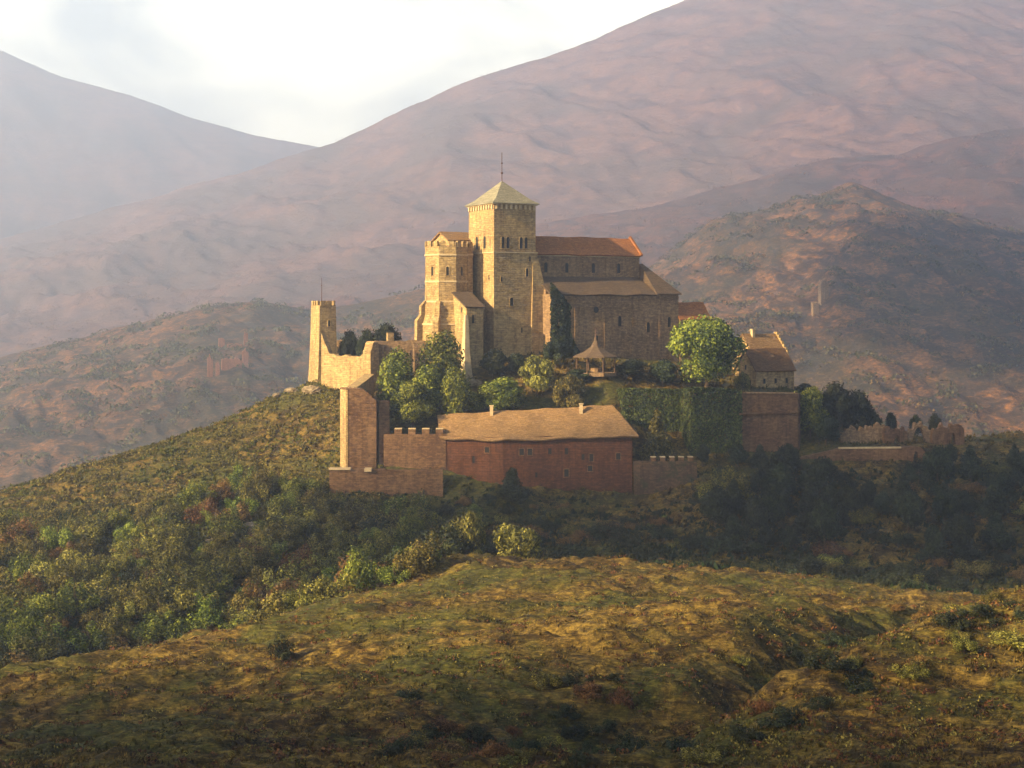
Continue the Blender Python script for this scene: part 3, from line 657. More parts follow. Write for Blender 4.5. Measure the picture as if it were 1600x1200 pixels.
# chevet
t = MB(); zc_ = Z(412, 341)
q1, q2 = off(A0, NL + .02, 0), off(A0, NL + .02, 16); q3, q4 = off(A0, AL + 1.5, 16), off(A0, AL, 0)
t.prism([off(A0, NL + .02, 7.02), off(A0, AL, 7.02), q3, q2], -16, zab); chv = t.build('chevet', M['church'], church)
t = MB(); ap = off(A0, NL + .6, 7.2); ap2 = off(A0, NL + .6, 11)
t.loft([[(*off(A0, NL + .05, -.6), zab - .1), (*off(A0, AL + .5, -.6), zab - .1), (*off(A0, AL + 1.8, 16.4), zab - .1), (*off(A0, NL + .05, 16.4), zab - .1)],
        [(*off(A0, NL + .05, -.6), zab + .15), (*off(A0, AL + .5, -.6), zab + .15), (*off(A0, AL + 1.8, 16.4), zab + .15), (*off(A0, NL + .05, 16.4), zab + .15)],
        [(*off(A0, NL + .05, 7), zc_), (*off(A0, NL + .9, 7), zc_), (*off(A0, NL + .9, 12), zc_), (*off(A0, NL + .05, 12), zc_)]])
t.build('roof', M['aisle_tile'], chv)

# ------------------------------------------------------------------ small buildings on the plateau
def gable_house(name, label, p, a, b, z0, ze, zr, wallm, roofm, cat='house', over=.4, wins=(), steps=False, chim=()):
    c = off(p, a / 2, b / 2); h = empty(name, (c[0], c[1], z0), label, cat)
    m = MB(); m.rect(p, a, b, z0, ze)
    m.add([(*off(p, 0, 0), ze - .01), (*off(p, 0, b), ze - .01), (*off(p, 0, b / 2), zr - .25), (*off(p, a, 0), ze - .01), (*off(p, a, b), ze - .01), (*off(p, a, b / 2), zr - .25)], [(0, 1, 2), (3, 5, 4), (0, 2, 5, 3), (1, 4, 5, 2), (0, 3, 4, 1)])
    wl = m.build('wall', M[wallm], h)
    m = MB(); sl = (zr - ze) / (b / 2)
    m.slab((*off(p, -over, -over), ze - over * sl + .12), (*off(p, a + over, -over), ze - over * sl + .12), (*off(p, a + over, b / 2), zr + .12), (*off(p, -over, b / 2), zr + .12), .25, 14, 4, .22, p[0])
    m.slab((*off(p, a + over, b + over), ze - over * sl + .12), (*off(p, -over, b + over), ze - over * sl + .12), (*off(p, -over, b / 2), zr + .12), (*off(p, a + over, b / 2), zr + .12), .25, 14, 4, .22, p[0])
    rf = m.build('roof', M[roofm], h)
    for side, tt, z, w, hh in wins:
        if side == 'f': window(h, p, off(p, a), tt, z, w, hh, 'rect')
        else: window(h, off(p, 0, b), p, tt, z, w, hh, 'rect')
    if steps:
        m = MB(); n = 7
        for i in range(n):
            f = i / n; m.rect(off(p, a + over * .2, b / 2 * f), .5, b / 2 / n - .02, ze - .3, ze + (zr - ze) * (i + 1) / n + .45)
            m.rect(off(p, a + over * .2, b - b / 2 * (i + 1) / n), .5, b / 2 / n - .02, ze - .3, ze + (zr - ze) * (i + 1) / n + .45)
        m.build('stepped_gable', M[wallm], h)
    for (ca, cb, w, top) in chim:
        m = MB(); q = off(p, ca, cb); m.rect(q, w, w, ze, top); m.rect(off(q, -.12, -.12), w + .24, w + .24, top, top + .25); m.build('chimney', M['trim'], rf)
    return h
gable_house('annex_house', 'small annex with bright orange tiled roof at the right end of the church', W(1063, 338), 8.6, 6.5, -17, Z(497, 339), Z(473, 342), 'church', 'orange_tile', wins=(('f', 2.5, Z(520, 339), .8, 1.2), ('f', 6, Z(520, 339), .8, 1.2)))
gable_house('stone_house', 'low stone house with brown tiled roof behind the parapet of the right-hand terrace wall', W(1182, 318.5), 10.8, 7.8, Z(618, 318), Z(578, 318.5), Z(546, 322), 'gold', 'house_tile',
            wins=(('f', 2.2, Z(600, 318), .7, 1.1), ('f', 5.4, Z(600, 318), .7, 1.1), ('f', 8.6, Z(600, 318), .7, 1.1), ('l', 3.9, Z(578, 320), .6, 1.0), ('l', 5.5, Z(604, 320), .9, 1.4)), steps=False)
gable_house('stone_house', 'taller house with stepped right gable rising behind the low stone house on the right terrace', W(1180, 328), 9.4, 9.0, Z(618, 328), Z(556, 328), Z(522, 332), 'gold', 'brown_tile', steps=True, wins=(('f', 4, Z(575, 328), .7, 1.0),), chim=((2.0, 3.6, .8, Z(516, 331)),))
# garden pavilion
kp = W(931, 309); kz = g1(*kp) - .3; kr = 5.3; ke = Z(558, 309)
kh = empty('garden_pavilion', (kp[0], kp[1], kz), 'open garden pavilion with flared pointed roof and tall thin spire below the church wall', 'pavilion')
t = MB(); t.lathe(kp, [(kr, ke), (kr, ke + .2), (3.0, ke + 1.1), (1.3, ke + 2.2), (.25, ke + 3.9), (.12, ke + 4.4)], 8, .3); rf = t.build('roof', M['aisle_tile'], kh)
t = MB(); t.lathe(kp, [(.10, ke + 4.2), (.06, Z(512, 309))], 6); t.lathe(kp, [(.1, ke + 5.2), (.22, ke + 5.35), (.1, ke + 5.5)], 6); t.build('spire', M['iron'], rf)
for i in range(8):
    a = .3 + math.pi / 4 * i; q = (kp[0] + 4.5 * math.cos(a), kp[1] + 4.5 * math.sin(a)); t = MB(); t.lathe(q, [(.24, kz), (.24, kz + .3), (.15, kz + .35), (.14, ke - .35), (.25, ke - .05)], 8); t.build('post', M['wood'], kh)
t = MB(); t.lathe(kp, [(4.9, kz - .6), (4.9, kz + .12)], 8, .3); t.build('floor_slab', M['church'], kh)
t = MB(); t.lathe(kp, [(1.2, kz + .12), (1.15, kz + 1.0)], 10); t.build('well_ring', M['church'], kh)

# ------------------------------------------------------------------ left watch tower and walls
T0 = W(499, 327); tz = Z(477, 328)
wt = empty('watch_tower', (*off(T0, 2, 3), -21), 'slender square watch tower with thin pole at the left end of the castle ridge', 'tower')
t = MB(); t.loft([[(*off(T0, -.9, -.7), -24), (*off(T0, 5, -.7), -24), (*off(T0, 5, 6.4), -24), (*off(T0, -.9, 6.4), -24)], [(*off(T0, -.4, -.2), -17), (*off(T0, 4.6, -.2), -17), (*off(T0, 4.6, 6.2), -17), (*off(T0, -.4, 6.2), -17)],
                  [(*T0, -8), (*off(T0, 4.2), -8), (*off(T0, 4.2, 6), -8), (*off(T0, 0, 6), -8)], [(*off(T0, .1, .1), tz), (*off(T0, 4.1, .1), tz), (*off(T0, 4.1, 5.9), tz), (*off(T0, .1, 5.9), tz)]])
body = t.build('tower_body', M['gold'], wt)
cn = [off(T0, .25, .25), off(T0, 3.95, .25), off(T0, 3.95, 5.75), off(T0, .25, 5.75)]
merlons(wt, cn[0], cn[1], .45, tz, 1.0, 1.0, .55, .1); merlons(wt, cn[1], cn[2], .45, tz, 1.0, 1.0, .6, .3); merlons(wt, cn[2], cn[3], .45, tz, 1.0, 1.0, .6, .1); merlons(wt, cn[3], cn[0], .45, tz, 1.0, 1.0, .6, .3)
t = MB(); t.lathe(off(T0, 1.3, 2), [(.09, tz), (.05, Z(434, 330))], 6); t.lathe(off(T0, 1.3, 2), [(.05, Z(447, 330)), (.15, Z(446, 330)), (.05, Z(445, 330))], 6); t.build('pole', M['iron'], wt)
window(wt, T0, off(T0, 4.2), 2.4, Z(510, 327), .5, 1.4); window(wt, off(T0, 0, 6), T0, 3.4, Z(540, 327), .4, 1.1)

def gold_wall(name, label, p0, p1, th, n, top, bot, mat='gold', cat='wall', amp=.5, seed=1):
    m = MB(); m.strip(p0, p1, th, n, ragged(top, amp, seed), bot); o = m.build(name, M[mat]); tag(o, label, cat); return o
lin = lambda *a: (lambda u: float(np.interp(u, a[0::2], a[1::2])))
gold_wall('ruined_wall', 'crumbling wall stepping down from the foot of the watch tower', W(505, 325.5), W(578, 317), 1.3, 40, lin(0, Z(520, 325), .06, Z(532, 325), .16, Z(549, 324), .3, Z(556, 322), .8, Z(556, 318), 1, Z(553, 317)), lambda u: -26, seed=2)
gp = MB(); gp.strip(W(573, 315), W(586, 317.5), 2.2, 14, ragged(lin(0, Z(548, 316), .25, Z(540, 316), .4, Z(533, 316), .8, Z(533, 316), 1, Z(539, 316)), .7, 5), lambda u: -25)
tag(gp.build('ruined_pier', M['gold']), 'ragged upright stone pier between the crumbling wall and the long rampart', 'pier')
rw = empty('rampart_wall', (*W(620, 322), -24), 'rampart with ruined crest joining the ragged pier to the church turret', 'wall')
t = MB(); t.strip(W(586, 318), W(668, 321), 1.3, 30, ragged(lin(0, Z(533, 318), 1, Z(532, 321)), .25, 8), lambda u: -24); t.build('wall_body', M['church'], rw)
t = MB()
for i in range(3): t = MB(); t.strip(W(597 + 24 * i, 317.4), W(600 + 24 * i, 317.4), .8, 2, lambda u: Z(538, 317), lambda u: -24); t.build('pilaster_strip', M['church'], rw)
t = MB(); t.strip(W(605, 324), W(614, 324.5), 1.4, 4, lambda u: Z(520, 324), lambda u: -20); tag(t.build('stone_stump', M['gold']), 'small square stone stump standing up behind the rampart', 'stump')
gold_wall('back_wall', 'low dark wall running behind the bushes right of the watch tower', W(526, 338), W(588, 335), 1.2, 24, lin(0, Z(531, 338), .4, Z(533, 337), 1, Z(536, 335)), lambda u: -24, 'church', seed=4)

# front-left bastion
bs = empty('corner_bastion', (*W(560, 287), -42), 'tall corner bastion with a bright sunlit left edge in front of the courtyard trees', 'bastion')
t = MB(); B0 = W(541, 285); B1 = W(588, 285.5); B2 = W(604, 286.5)
zt1 = lin(0, Z(607, 285), .2, Z(607, 285), .55, Z(608, 285), .75, Z(615, 285), .9, Z(623, 285), 1, Z(626, 285))
dd = Vector((B1[0] - B0[0], B1[1] - B0[1])); L_ = dd.length
vs = []; n = 24
for i in range(n + 1):
    u = i / n; x = B0[0] + dd.x * u; y = B0[1] + dd.y * u; z = zt1(u) + .12 * math.sin(i * 2.3); sh = -3.4 * .45 * (1 - u)
    vs += [(x, y, -43), (x + sh, y + 3.4, -43), (x + sh, y + 3.4, z), (x, y, z)]
fs = []
for i in range(n):
    a = 4 * i; c = a + 4; fs += [(a, c, c + 3, a + 3), (c + 1, a + 1, a + 2, c + 2), (a + 3, c + 3, c + 2, a + 2), (a + 1, c + 1, c, a)]
fs += [(0, 3, 2, 1), (4 * n, 4 * n + 1, 4 * n + 2, 4 * n + 3)]; t.add(vs, fs); t.build('wall_body', M['wall'], bs)
t = MB(); t.strip((B1[0] + .01, B1[1] + 1.6), (B2[0], B2[1] + 1.6), 2.4, 6, lambda u: Z(627, 286), lambda u: -43); t.build('side_pier', M['wall'], bs)
t = MB(); t.prism([(B0[0] - .05, B0[1] - .05), (B0[0] + .35, B0[1] - .05), (B0[0] + .3 - 1.5, B0[1] + 3.3), (B0[0] - .1 - 1.53, B0[1] + 3.3)], Z(732, 285), Z(609, 285)); t.build('painted_sunlit_edge', M['gold'], bs)  # golden slab puts the sunlight on the left face into the colour
t = MB(); t.strip(W(548, 288.6), W(577, 312), 2.2, 30, ragged(lin(0, Z(606, 288), .5, Z(596, 300), 1, Z(584, 312)), .2, 3), lambda u: -36 + 10 * u); tag(t.build('stair_wall', M['gold']), 'sloping wall with sunlit top climbing from the corner bastion to the ragged pier', 'wall')
lw = empty('lower_wall', (*W(560, 281), -43), 'low outer wall with one notch in its top at the foot of the corner bastion', 'wall')
t = MB(); zz = lambda py: Z(py, 281)
t.strip(W(515, 281), W(692, 282.5), 2.0, 90, ragged(lambda u: zz(733) if u < .31 else (zz(738) if u < .36 else (zz(733.5) if u < .5 else zz(735))), .08, 2), lambda u: -44); t.build('wall_body', M['wall'], lw)
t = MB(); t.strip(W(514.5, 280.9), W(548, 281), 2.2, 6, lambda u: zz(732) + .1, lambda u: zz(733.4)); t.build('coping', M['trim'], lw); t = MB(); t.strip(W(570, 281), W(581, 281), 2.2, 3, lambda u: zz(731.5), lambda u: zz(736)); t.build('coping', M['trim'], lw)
gold_wall('retaining_wall', 'short low retaining wall in the grass left of the outer wall', W(478, 287), W(515, 282), 1.2, 12, lin(0, Z(767, 287), 1, Z(767, 283)), lambda u: -43, 'wall', amp=.15, seed=9)

cw = empty('curtain_wall', (*W(645, 287), -42), 'crenellated curtain wall between the corner bastion and the long building', 'wall')
c0, c1 = W(600, 286.8), W(697, 286.8); czt = Z(678, 286.8)
t = MB(); t.strip(c0, c1, 1.8, 40, ragged(lambda u: czt, .12, 5), lambda u: -44); t.build('wall_body', M['wall'], cw)
merlons(cw, W(616, 286.8), W(697, 286.8), 1.5, czt, 1.0, 1.5, 1.3, .1, mat='wall', cap='trim')


# ------------------------------------------------------------------ long building
lh = empty('long_building', (*W(840, 291), -43), 'long red-brown building with a broad sagging tiled roof in front of the castle', 'building')
a, b, c = W(691, 286.2), W(786, 283.6), W(988, 286.5); d_, e_ = (c[0] + 1.2, c[1] + 14), (a[0] - 1.5, a[1] + 14)
t = MB(); zev_ = lambda py, Y: Z(py, Y)
zA, zB, zC = Z(684, 286), Z(687, 283.6), Z(680, 286.5)
t.loft([[(*a, -44), (*b, -44), (*c, -44), (*d_, -44), (*e_, -44)], [(*a, zA + .4), (*b, zB + .4), (*c, zC + .4), (*d_, zC + .4), (*e_, zA + .4)]])
lw_ = t.build('wall', M['house'], lh)
r0, r1 = (W(683, 293)[0], 293.0), (W(957, 294)[0], 294.0); zr0, zr1 = Z(648, 293), Z(633, 294)
t = MB(); mid_r = ((r0[0] + r1[0]) * .5 - 7.5, 293.4); u_ = (mid_r[0] - r0[0]) / (r1[0] - r0[0]); zrm = zr0 + (zr1 - zr0) * u_
ea, eb, ec = (W(687, 285.4)[0], 285.4), (b[0], b[1] - .8), (W(998, 285.6)[0], 285.6)
t.slab((*ea, zA), (*eb, zB), (*mid_r, zrm), (*r0, zr0), .3, 26, 8, .45, 1)
t.slab((*eb, zB), (*ec, zC), (*r1, zr1), (*mid_r, zrm), .3, 40, 8, .45, 1)
eD, eE = (ec[0] + .6, ec[1] + 15.8), (ea[0] - 1.2, ea[1] + 15.8)
t.slab((*ec, zC), (*eD, zC), (*r1, zr1 + .003), (*r1, zr1), .3, 12, 6, .1, 2)
t.slab((*eD, zC), (*eE, zA), (*r0, zr0), (*r1, zr1), .3, 40, 6, .3, 3)
rf = t.build('roof', M['brown_tile'], lh)
t = MB(); t.add([(a[0], a[1] + .1, zA + .3), (e_[0], e_[1], zA + .3), (r0[0] + .3, r0[1], zr0 - .35), (a[0] + .5, a[1] + .1, zA + .3), (e_[0] + .5, e_[1], zA + .3), (r0[0] + .8, r0[1], zr0 - .35)], [(0, 1, 2), (3, 5, 4), (0, 2, 5, 3), (1, 4, 5, 2), (0, 3, 4, 1)]); t.build('gable', M['house'], lh)
for px in (768, 908):
    q = W(px, 292.2); t = MB(); zc2 = Z(635 if px == 768 else 632, 292)
    t.prism([(q[0] - .34, q[1] - .34), (q[0] + .34, q[1] - .34), (q[0] + .34, q[1] + .34), (q[0] - .34, q[1] + .34)], zc2 - 3.2, zc2); t.prism([(q[0] - .45, q[1] - .45), (q[0] + .45, q[1] - .45), (q[0] + .45, q[1] + .45), (q[0] - .45, q[1] + .45)], zc2, zc2 + .22)
    t.build('chimney', M['trim'], rf)
def lhw(px, py, w, h):
    if px < 786: p0, p1 = a, b
    else: p0, p1 = b, c
    # intersection of the sight line with the wall line gives the distance along it
    k = (px - 800) / F; dx, dy = p1[0] - p0[0], p1[1] - p0[1]; s = (k * p0[1] - p0[0]) / (dx - k * dy); L = math.hypot(dx, dy); Y = p0[1] + dy * s
    window(lh, p0, p1, s * L, Z(py, Y) - h / 2, w, h, 'rect', 'house' if w < .8 else 'wall')
for px, py, w, h in ((761, 703, .9, 1.1), (815, 706, .9, 1.3), (828, 706, .9, 1.3), (859, 705, .7, 1.2), (885, 705, .7, 1.3), (911, 714, .6, 1.2), (924, 715, .8, 1.5), (966, 713, .9, 1.3), (885, 739, .9, 1.5), (922, 732, .9, 1.1), (740, 718, .5, 1.4), (838, 742, .5, 1.0)): lhw(px, py, w, h)
t = MB(); t.loft([[(a[0], a[1] - .35, -44), (a[0] + 2.4, a[1] - .42, -44), (a[0] + 2.4, a[1] + .3, -44), (a[0], a[1] + .3, -44)], [(a[0] + .1, a[1] - .02, Z(700, 286)), (a[0] + 1.8, a[1] - .08, Z(700, 286)), (a[0] + 1.8, a[1] + .3, Z(700, 286)), (a[0] + .1, a[1] + .3, Z(700, 286))]]); t.build('buttress', M['house'], lh)
t = MB(); t.prism([(W(925, 281)[0], 282.5), (W(972, 281)[0], 282.5), (W(972, 281)[0], 286.9), (W(925, 281)[0], 286.0)], -44, Z(797, 282.5)); tag(t.build('stone_platform', M['wall']), 'low stone platform against the foot of the long building near its right end', 'platform')

# ------------------------------------------------------------------ walls on the right
cr = empty('crenellated_wall', (*W(1040, 286), -44), 'low dark wall with small crenels right of the long building', 'wall')
p0, p1 = W(990, 286.5), W(1088, 287); zc3 = Z(720, 287)
t = MB(); t.strip(p0, p1, 1.5, 30, ragged(lambda u: zc3, .1, 7), lambda u: -46); t.build('wall_body', M['dark_wall'], cr)
merlons(cr, W(1016, 286.8), p1, 1.3, zc3, .75, 1.0, .9, .1, mat='wall', cap='trim')

tw = empty('terrace_wall', (*W(1100, 300), -36), 'high terrace retaining wall, ivy covered on the left and bare brown stone on the right', 'wall')
tp = [W(955, 310), W(966, 307), W(979, 299.5), W(1068, 301), W(1084, 295.5), W(1150, 298.5), W(1243, 304), W(1250, 318)]
tpy = [614, 613, 613, 614, 611, 614, 615, 616]
t = MB()
for i in range(len(tp) - 1):
    zt0, zt1_ = Z(tpy[i], tp[i][1]), Z(tpy[i + 1], tp[i + 1][1])
    t.strip(tp[i], tp[i + 1], 1.6 + .01 * i, 16, ragged(lambda u: zt0 + (zt1_ - zt0) * u, .12, i), lambda u: -42)
t.build('wall_body', M['wall'], tw)
t = MB(); q0_, q1_ = tp[5], tp[6]
t.strip(q0_, q1_, 1.9, 12, lambda u: Z(614, 298.5) * (1 - u) + Z(615, 304) * u + .2, lambda u: Z(614, 298.5) * (1 - u) + Z(615, 304) * u - .05); t.build('coping', M['church'], tw)
t = MB(); t.strip((q0_[0] + .2, q0_[1] - .15), (q1_[0], q1_[1] - .15), 1.9, 12, lambda u: Z(644, 300), lambda u: Z(647, 300)); t.build('string_course', M['wall'], tw)

def ivy(name, label, segs, n, leaf=.30, mat='leaf_dark', top=.5, cat='ivy', rough_=1.0):
    cs, ns = [], []
    for (p, q, za, zb, zlow, k) in segs:
        d, nn = frame_axes(p, q); L = math.hypot(q[0] - p[0], q[1] - p[1]); m = int(n * k); ee = min(.4, .9 / L)
        u = rng.uniform(-ee, 1 + ee, m); zt_ = za + (zb - za) * u + top; w = rng.uniform(0, 1, m) ** .9
        z = zt_ + (zlow - zt_) * w
        z = z + fbm(u * L / 1.5, z / 2, 3) * 1.0 * w ** 3; thick = .25 + rough_ * np.abs(fbm(u * L / 3.2 + za, z / 2.6, 3)) * 2
        o_ = rng.uniform(0.0, 1, m) * thick + .75
        cs.append(np.stack([p[0] + (q[0] - p[0]) * u + nn.x * o_, p[1] + (q[1] - p[1]) * u + nn.y * o_, z], 1)); ns.append(np.tile(np.array([nn.x, nn.y, .35]), (m, 1)))
        m2 = m // 6; u = rng.uniform(0, 1, m2); o2 = rng.uniform(-1.3, 1.1, m2)
        cs.append(np.stack([p[0] + (q[0] - p[0]) * u + nn.x * o2, p[1] + (q[1] - p[1]) * u + nn.y * o2, za + (zb - za) * u + rng.uniform(0, top + .35, m2)], 1)); ns.append(np.tile(np.array([0, 0, 1.]), (m2, 1)))
    C = np.concatenate(cs); N_ = np.concatenate(ns); og = np.array([C[:, 0].mean(), C[:, 1].mean(), C[:, 2].min()])
    c, idx, ti = leaves(C - og, N_, leaf, .7)
    me = np_mesh(name, c, 4, idx, M[mat], face_attr=ti); o = bpy.data.objects.new(name, me); COL.objects.link(o); o.location = og
    return tag(o, label, cat)
sg = []
for i, k in ((0, .05), (1, .13), (2, .34), (3, .13), (4, .30)): sg.append((tp[i], tp[i + 1], Z(tpy[i], tp[i][1]), Z(tpy[i + 1], tp[i + 1][1]), -35, k))
ivy('ivy', 'thick ivy covering the left half of the terrace wall and spilling over its top', sg, 38000, .22, 'leaf_ivy', rough_=.35)
ivy('ivy', 'dark creeper climbing the church wall beside the bell tower', [(off(A0, .2), off(A0, 3.6), Z(450, 322), Z(475, 324), -15, .6), (off(A0, 3.6), off(A0, 6), Z(520, 324), Z(545, 324), -15, .3)], 6000, .28, 'leaf_dark')

# ruins on the right
rl = empty('ruined_terrace', (*W(1380, 299), -38), 'ruined retaining terrace with sunlit top edge and a dark archway at the far right', 'ruin')
arch = lambda u0, u1, zb, zt_: (lambda u: zb if (u < u0 or u > u1) else zb + (zt_ - zb) * math.sqrt(max(0, 1 - ((u - (u0 + u1) / 2) / ((u1 - u0) / 2)) ** 2)))
t = MB(); p0, p1 = W(1240, 299), W(1445, 296); t.strip(p0, p1, 1.5, 130, ragged(lin(0, Z(716, 299), .3, Z(703, 298), .34, Z(700, 298), .8, Z(698, 297), .9, Z(697, 296), .97, Z(699, 296), 1, Z(706, 296)), .12, 3), arch(.895, .96, -40, Z(704, 296))); t.build('wall_body', M['wall'], rl)
t = MB(); t.strip(W(1310, 297.4), W(1408, 296), .5, 20, lambda u: Z(700 - 2 * u, 297) + .12, lambda u: Z(700 - 2 * u, 297) - .22); t.build('coping', M['trim'], rl)  # pale strip paints the yellow sunlit line along the wall top
for j, (x0, x1, Y0, tops, ar, lab) in enumerate((
    (1312, 1382, 309, (0, 678, .15, 670, .6, 669, .7, 665, 1, 665), None, 'ragged upper ruin wall standing above the sunlit terrace edge'),
    (1380, 1416, 307, (0, 668, .1, 664, .3, 672, .8, 672, 1, 676), (.35, .75, 680), 'ruined wall fragment with a small round-headed opening above the terrace'),
    (1418, 1452, 309, (0, 676, .3, 664, .6, 663, 1, 670), (.1, .85, 667), 'broken freestanding arch on the ruined terrace'),
    (1455, 1505, 309, (0, 676, .3, 664, .5, 670, .8, 662, 1, 670), (.55, .75, 676), 'low broken wall with a dark opening at the right end of the ruins'))):
    m = MB(); tops_ = lin(*[v if k % 2 == 0 else Z(v, Y0) for k, v in enumerate(tops)]); bt = (lambda u: -35) if ar is None else arch(ar[0], ar[1], -35, Z(ar[2], Y0))
    m.strip(W(x0, Y0), W(x1, Y0 + 1), 1.2, 50, ragged(tops_, 1.3, 20 + j), bt); tag(m.build('ruin_wall', M['church' if j in (0, 2) else 'wall']), lab, 'ruin')

# ------------------------------------------------------------------ distant ruins
def hill_z(x, y):
    best = -150
    for k, (X, Y, Zz, v) in HILLS.items():
        if Y.min() <= y <= Y.max():
            i = int(np.argmin(np.abs(Y[:, 0] - y))); best = max(best, float(np.interp(x, X[i], Zz[i])))
    return best
def on_hill(px, py, lo=500, hi=1800):
    """where the sight line at this pixel first meets a far hillside"""
    y = lo
    while y < hi:
        x = (px - 800) * y / F
        if hill_z(x, y) >= Z(py, y): return x, y
        y += 6
    return (px - 800) * hi / F, hi
def ruin_tower(px, pyb, w, h, label, name='ruined_tower', gap=0):
    x, y = on_hill(px, pyb); k = y / F; z = hill_z(x, y); w *= k; h *= k
    m = MB(); m.strip((x - w / 2, y), (x + w / 2, y + w * .3), max(1.6, min(w * .7, 3.5)), 16, ragged(lambda u: z + h * (1 - .25 * abs(u - .4)), h * .30, px), lambda u: z - 6)
    o = m.build(name, M['red_ruin' if px < 800 else 'church']); tag(o, label, 'ruin'); return o
ruin_tower(328, 594, 8, 34, 'red ruined tower at the lower left end of the distant ruins')
ruin_tower(340, 592, 6, 22, 'narrow broken masonry fin beside the lower left tower of the distant ruins')
ruin_tower(383, 577, 9, 26, 'broken red tower stump right of the distant ruined wall')
ruin_tower(346, 545, 9, 14, 'upper broken block of the distant ruins')
ruin_tower(384, 542, 6, 22, 'thin upper spike of masonry among the distant ruins')
ruin_tower(361, 584, 30, 13, 'long ruined wall joining the towers on the distant hillside', 'ruined_wall')
ruin_tower(366, 545, 22, 7, 'low upper wall linking the distant ruins', 'ruined_wall')
ruin_tower(1287, 478, 13, 30, 'small lone ruined tower on the orange hillside at right')
ruin_tower(1274, 490, 10, 16, 'crumbled wall stub at the foot of the lone hillside tower', 'ruined_wall')

# ------------------------------------------------------------------ trees and shrubs
proto('round', M['leaf_green'], 12, 7, 16000, .26, 'round', 34, 1, .45)
proto('round2', M['leaf_green'], 10, 6, 9000, .28, 'round', 20, 5, .35)
proto('olive', M['leaf_olive'], 8, 5, 6500, .27, 'round', 16, 6, .3)
proto('cone', M['leaf_olive'], 9, 3.2, 5000, .25, 'cone', 12, 3, .22)
proto('column', M['leaf_green'], 9, 3.4, 5000, .26, 'column', 12, 4, .25)
proto('dark', M['leaf_dark'], 8, 5, 5000, .30, 'round', 16, 8, .3)
proto('darkcone', M['leaf_dark'], 9, 3.4, 4500, .28, 'cone', 12, 9, .25)
for i in range(3):
    proto('shrub_g%d' % i, M['leaf_green'], 5, 2.6, 3400, .125, 'shrub', 22, 20 + i, .1)
    proto('shrub_o%d' % i, M['leaf_olive'], 5, 2.6, 3400, .125, 'shrub', 22, 30 + i, .1)
    proto('shrub_r%d' % i, M['leaf_russet'], 5, 2.6, 3000, .125, 'shrub', 22, 40 + i, .1)
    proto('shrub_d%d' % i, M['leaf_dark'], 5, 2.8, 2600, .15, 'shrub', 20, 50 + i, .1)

tree_at('round', 'broadleaf_tree', 1105, 608, 311, 112, 138, 'big round broadleaf tree between the church and the right-hand houses')
CG = 'trees in the courtyard behind the curtain wall'
for key, px, pyb, Y, h, w, lab in (
    ('column', 690, 625, 306, 100, 70, 'tallest of the green trees standing in front of the turret base'),
    ('column', 622, 640, 303, 88, 66, 'leftmost courtyard tree beside the sloping wall'),
    ('round2', 645, 690, 293, 90, 84, 'bright bushy tree directly behind the crenellated curtain wall'),
    ('column', 668, 650, 299, 75, 56, 'narrow green tree between the leftmost and the tallest courtyard trees'),
    ('column', 712, 660, 296, 80, 46, 'slim shaded tree to the left end of the long roof'),
    ('olive', 838, 645, 305, 88, 62, 'yellowish tree rising in front of the bell tower base'),
    ('round2', 785, 652, 299, 58, 92, 'broad low green tree just behind the long roof near its left chimney'),
    ('round2', 740, 655, 299, 40, 60, 'small low tree behind the left part of the long roof'),
    ('olive', 888, 645, 301, 58, 60, 'yellow-green tree behind the long roof near its right chimney'),
    ('dark', 770, 600, 312, 52, 60, 'dark bush against the foot of the bell tower'),
    ('dark', 810, 600, 313, 46, 50, 'dark rounded bush right of the one at the tower foot'),
    ('dark', 868, 590, 314, 60, 46, 'dark shrub in the corner between tower and church aisle'),
    ('dark', 905, 620, 306, 42, 60, 'dark hedge bush just left of the garden pavilion'),
    ('dark', 985, 615, 311, 52, 70, 'dark bush to the right of the garden pavilion'),
    ('dark', 1035, 612, 311, 48, 60, 'dark bush under the left side of the big round tree'),
    ('dark', 1020, 640, 303, 26, 60, 'low dark bush on the ivy-topped terrace'),
    ('olive', 1160, 612, 312, 30, 30, 'small bush between the big round tree and the stone house')):
    tree_at(key, 'courtyard_tree' if key != 'dark' else 'dark_bush', px, pyb, Y, h, w, lab, 'tree' if key != 'dark' else 'bush')
tree_at('cone', 'conical_tree', 1027, 718, 293.5, 76, 52, 'yellow-green conical tree in front of the ivy-covered wall')
tree_at('darkcone', 'dark_conifer', 800, 800, 279, 68, 56, 'dark pointed tree against the front of the long building')
tree_at('dark', 'bush', 545, 548, 332, 28, 44, 'dark bush just right of the watch tower', 'bush')
tree_at('dark', 'bush', 572, 546, 330, 28, 40, 'dark bush between the watch tower bush and the rounded tree', 'bush')
tree_at('dark', 'bush', 605, 545, 331, 36, 58, 'rounded dark treetop behind the small stone stump', 'bush')
for px, pyb, Y, h, w, key in ((1265, 700, 308, 90, 66, 'round2'), (1305, 690, 312, 88, 70, 'dark'), (1340, 680, 314, 66, 60, 'dark'), (1290, 712, 306, 60, 60, 'dark'), (1360, 690, 316, 50, 44, 'dark'), (1255, 660, 322, 60, 40, 'dark'), (1330, 660, 322, 40, 50, 'olive')):
    tree_at(key, 'woodland_tree', px, pyb, Y, h, w, 'tree in the dark grove between the terrace wall and the ruins', 'tree', 'trees of the dark grove right of the terrace wall')
for px, pyb, Y, h, w in ((1392, 672, 322, 26, 22), (1430, 670, 322, 20, 24), (1462, 672, 322, 24, 26)):
    tree_at('dark', 'bush', px, pyb, Y, h, w, 'small dark bush on the skyline above the ruins', 'bush', 'bushes above the ruins')
